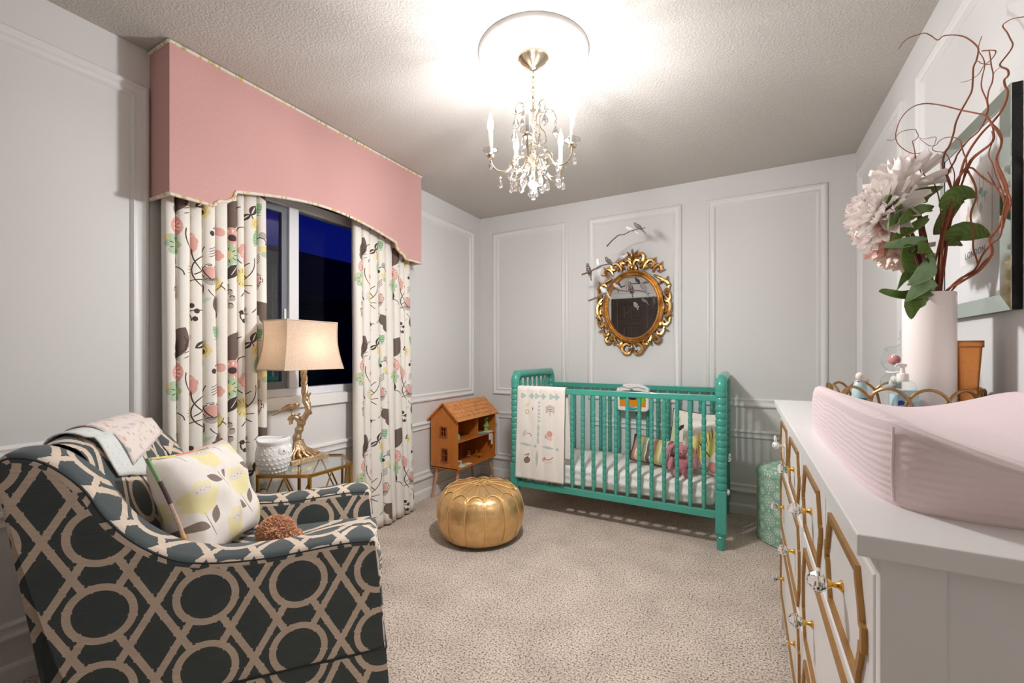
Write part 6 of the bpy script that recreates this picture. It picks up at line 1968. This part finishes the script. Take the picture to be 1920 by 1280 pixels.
# curly willow
M['willow'] = mat('willow_bark', (142, 76, 46), .55, bump=.5, bscale=90, var=.18, vscale=14)
def Dof(u): return 1.25-max(0, (u-1750))*.00155+.0004*min(0, u-1750)*0
A_ = lambda x, y: (1600+x/4.266, y/4.266)
C_ = lambda x, y: (1760+x/4.925, 360+y/4.925)
D_ = lambda x, y: (1580+x/2.132, y/2.132)
twigs = [
 ([(360,395),(390,350),(440,305),(510,280),(570,265),(620,285),(675,320),(720,288),(800,280),(880,292),(940,325),(985,365),(1000,400),(985,480),(960,540),(955,640),(945,730),(905,810),(860,890),(820,980),(800,1070),(770,1160),(730,1230)], A_, [(1768,312),(1780,340),(1786,372),(1778,410),(1768,450),(1764,500),(1758,552)], .0009, .0038),
 ([(1028,290),(1010,340),(1000,400),(1040,470),(1050,530),(1030,620),(1025,700),(1065,800),(1075,880),(1060,930),(1100,980),(1122,1050),(1115,1120),(1080,1170),(990,1240)], A_, [(1820,305),(1806,338),(1794,375),(1780,430),(1772,490),(1764,552)], .0008, .0034),
 ([(1085,405),(1095,450),(1105,530),(1118,590),(1110,660),(1085,720),(1072,800),(1078,870),(1055,960),(1000,1050),(930,1110),(880,1170),(830,1240)], A_, [(1790,302),(1776,330),(1786,365),(1780,400),(1768,430),(1752,500),(1746,552)], .0012, .0032),
 ([(1365,135),(1310,142),(1250,160),(1200,195),(1200,220),(1230,260),(1255,310),(1275,350),(1265,390),(1230,440),(1175,510),(1185,535),(1230,555),(1242,585),(1235,610),(1208,640),(1215,690),(1235,730),(1225,800),(1190,880),(1120,970),(1040,1050),(970,1140),(920,1220)], A_, [(1806,308),(1796,345),(1784,380),(1776,430),(1762,490),(1752,552)], .0010, .0040),
 ([(600,1195),(560,1215),(500,1228),(440,1215),(370,1165),(340,1110),(345,1040),(380,950),(440,880),(510,840),(580,828),(640,832),(720,845),(860,880),(980,905),(1060,925),(1100,975)], A_, [(1872,250),(1878,268),(1868,300),(1874,325),(1884,350),(1892,375),(1886,400),(1872,428),(1856,448),(1858,478),(1835,508),(1800,530),(1768,556)], .0008, .0036),
 ([(270,1115),(300,1124),(335,1108),(350,1080),(400,1047),(490,1035),(505,1055),(520,1085),(500,1115),(475,1128),(480,1160),(490,1200),(497,1250)], A_, [(1720,310),(1735,330),(1752,345),(1762,380),(1764,430),(1758,500),(1752,552)], .0006, .0022),
 ([(520,1095),(560,1112),(600,1105),(660,1097),(650,1150),(632,1190),(660,1210),(720,1218),(745,1235),(760,1255)], A_, [(1782,305),(1790,330),(1782,370),(1770,420)], .0006, .0016),
 ([(530,1110),(570,1140),(610,1165),(660,1160),(690,1125),(740,1100),(800,1098),(850,1120),(865,1160),(880,1220)], A_, [(1812,305),(1804,345),(1794,380),(1775,450),(1762,552)], .0006, .0026),
 ([(858,658),(905,650),(960,625),(1005,590),(1045,525),(1100,480),(1135,430),(1135,405),(1090,402),(1030,407)], A_, [], .0006, .0018),
 ([(975,495),(1000,490),(1020,505),(1060,515),(1095,512)], A_, [], .0008, .0012),
 ([(1120,590),(1145,560),(1180,535)], A_, [], .0008, .0006),
 ([(540,500),(600,560),(630,640),(620,720),(580,820),(590,900),(640,1010),(680,1120),(690,1230)], lambda x, y: (1760+x/5.33, 140+y/5.33), [(1882,398),(1876,421),(1861,441),(1855,451),(1859,462),(1859,478),(1845,492),(1829,510),(1801,522),(1776,545),(1764,560)], .0022, .0040),
 ([(530,690),(500,800),(540,900),(570,1010),(620,1120),(655,1240)], lambda x, y: (1760+x/5.33, 140+y/5.33), [(1883,388),(1880,410),(1879,425),(1874,445),(1858,458),(1842,478),(1828,505),(1808,518),(1784,545),(1766,562)], .0012, .0032),
 ([(280,930),(340,935),(410,1000),(540,1100),(620,1140),(690,1190)], lambda x, y: (1760+x/5.33, 140+y/5.33), [(1893,368),(1895,384),(1886,404),(1880,428)], .0022, .0022),
 ([(490,970),(540,1060),(590,1150),(640,1220),(655,1280)], lambda x, y: (1760+x/5.33, 140+y/5.33), [], .0012, .0022),
 ([(340,0),(345,60),(300,180),(300,280),(322,350),(320,430),(320,520),(345,600),(360,660)], C_, [], .0022, .0022),
 ([(270,930),(340,1050),(375,1150),(370,1260)], lambda x, y: (1760+x/5.33, 140+y/5.33), [], .0026, .0022),
 ([(540,560),(552,630),(520,690),(430,760),(340,830),(280,920),(220,1000),(170,1080),(130,1180)], lambda x, y: (1760+x/5.33, 140+y/5.33), [(1778,390),(1770,430),(1764,480),(1758,552)], .0028, .0040),
 ([(560,125),(480,135),(530,150)], D_, [], .0003, .0003),
]
rd = random.Random(9)
for k, (raw, cv, more, r0, r1) in enumerate(twigs[:-1]):
    pts = [cv(*q) for q in raw]+list(more)
    ph = rd.uniform(0, 6); am = .016
    P3 = []
    for i, (u, v) in enumerate(pts):
        dz = am*sin(ph+i*.55)
        D = Dof(u)+dz*(1 if v < 500 else .25)+rd.uniform(-.003, .003)
        if u > 1750: D = min(D, .985*(W_-.02-CAM[0])/(cos(YAW)*(u-960)/FPX-sin(YAW)))
        if v > 540: D = 1.25+.1*dz
        P3.append(fp(u, v, D))
    if pts[-1][1] > 540: P3.append(mouth+Vector((rd.uniform(-.02, .02), rd.uniform(-.02, .02), -.15)))
    S_ = spline(P3, 5)
    obj('willow_twig', MB().tube(S_, taper(len(S_), r0, r1*.85), n=7), M['willow'], fl)

# ================================================================ FRAMED PRINT
AY0, AY1, AZ0, AZ1 = -1.912, -1.452, 1.261, 1.845
art = thing('framed_print', 'mirror bordered frame with black sides round a small city print, right wall', 'picture', (W_, (AY0+AY1)/2, (AZ0+AZ1)/2))
hw, hh_ = (AY1-AY0)/2, (AZ1-AZ0)/2
obj('back_box', MB().box((-.020, -hw, -hh_), (-.001, hw, hh_)), M['black'], art, smooth=False)
M['bevel'] = mat('bevelled_mirror', (206, 220, 212), .06, .9)
M['bevelgreen'] = mat('green_glass_edge', (120, 160, 138), .2, trans=.3)
bw = .044
for k, (a, c, d, e) in enumerate(((( -hw, -hh_), (hw, -hh_), (hw-bw, -hh_+bw), (-hw+bw, -hh_+bw)), ((hw, -hh_), (hw, hh_), (hw-bw, hh_-bw), (hw-bw, -hh_+bw)), ((hw, hh_), (-hw, hh_), (-hw+bw, hh_-bw), (hw-bw, hh_-bw)), ((-hw, hh_), (-hw, -hh_), (-hw+bw, -hh_+bw), (-hw+bw, hh_-bw)))):
    mb = MB()
    g = .0015
    o_ = [(-.0205, *a), (-.0205, *c), (-.0205, *d), (-.0205, *e)]
    t_ = [(-.0225, *a), (-.0225, *c), (-.0265, *d), (-.0265, *e)]
    i = mb.add(o_+t_)
    for f in ((3,2,1,0),(4,5,6,7),(0,1,5,4),(1,2,6,5),(2,3,7,6),(3,0,4,7)): mb.face([i+q for q in f][::-1])
    obj('mirror_strip', mb, M['bevel'], art, smooth=False)
mb = MB()
for a, c in (((-.0245, -hw+bw-.003, -hh_+bw-.003), (-.021, hw-bw+.003, -hh_+bw)), ((-.0245, -hw+bw-.003, hh_-bw), (-.021, hw-bw+.003, hh_-bw+.003)), ((-.0245, -hw+bw-.003, -hh_+bw), (-.021, -hw+bw, hh_-bw)), ((-.0245, hw-bw, -hh_+bw), (-.021, hw-bw+.003, hh_-bw))): mb.box(a, c)
obj('inner_lip', mb, M['black'], art, smooth=False)
obj('mat_board', MB().box((-.0222, -hw+bw, -hh_+bw), (-.0206, hw-bw, hh_-bw)), mat('white_mat_board', (226, 226, 226), .8), art, smooth=False)
# the little print: a sketchy street of towers with the word beneath it
pr = Pat('city_sketch_print', (238, 234, 232), rough=.8)
pw, phh = .20, .285
for x, y, a, b, c in ((.06, .16, .012, .018, (224, 206, 196)), (.085, .17, .016, .020, (190, 212, 200)), (.11, .185, .018, .012, (196, 216, 206)), (.135, .20, .014, .010, (150, 186, 176)), (.155, .185, .02, .008, (186, 208, 198)), (.07, .20, .006, .008, (230, 190, 176)), (.05, .14, .010, .016, (206, 190, 168)), (.10, .14, .016, .010, (214, 200, 182)), (.135, .15, .012, .016, (200, 206, 196))): pr.put(pr.m_ell(x, y, a, b), c)
for x, y, h_ in ((.055, .165, .02), (.085, .175, .026), (.115, .18, .02), (.128, .225, .028), (.150, .225, .022), (.16, .175, .014)): pr.put(pr.m_ell(x, y, .0012, h_), (110, 110, 112))
obj('print', MB().grid(lambda u, v: (-.0228, .066-.20*u, -.133+.285*v), 1, 1, uvfn=lambda u, v: (u*.2, v*.285)), pr.done(), art)
fc = bpy.data.curves.new('lettering', 'FONT'); fc.body = 'LONDON'; fc.size = .027; fc.align_x = 'CENTER'; fc.extrude = .0002; fc.space_character = 1.15
dg = None
fo = bpy.data.objects.new('lettering', fc); COL.objects.link(fo)
bpy.context.view_layer.update()
me_t = bpy.data.meshes.new_from_object(fo.evaluated_get(bpy.context.evaluated_depsgraph_get()))
bpy.data.objects.remove(fo)
me_t.materials.clear(); me_t.materials.append(mat('ink_grey', (120, 120, 124), .8))
lt = bpy.data.objects.new('lettering', me_t); COL.objects.link(lt); lt.parent = art
lt.rotation_euler = (pi/2, 0, -pi/2); lt.location = (-.0232, -.033, -.114)
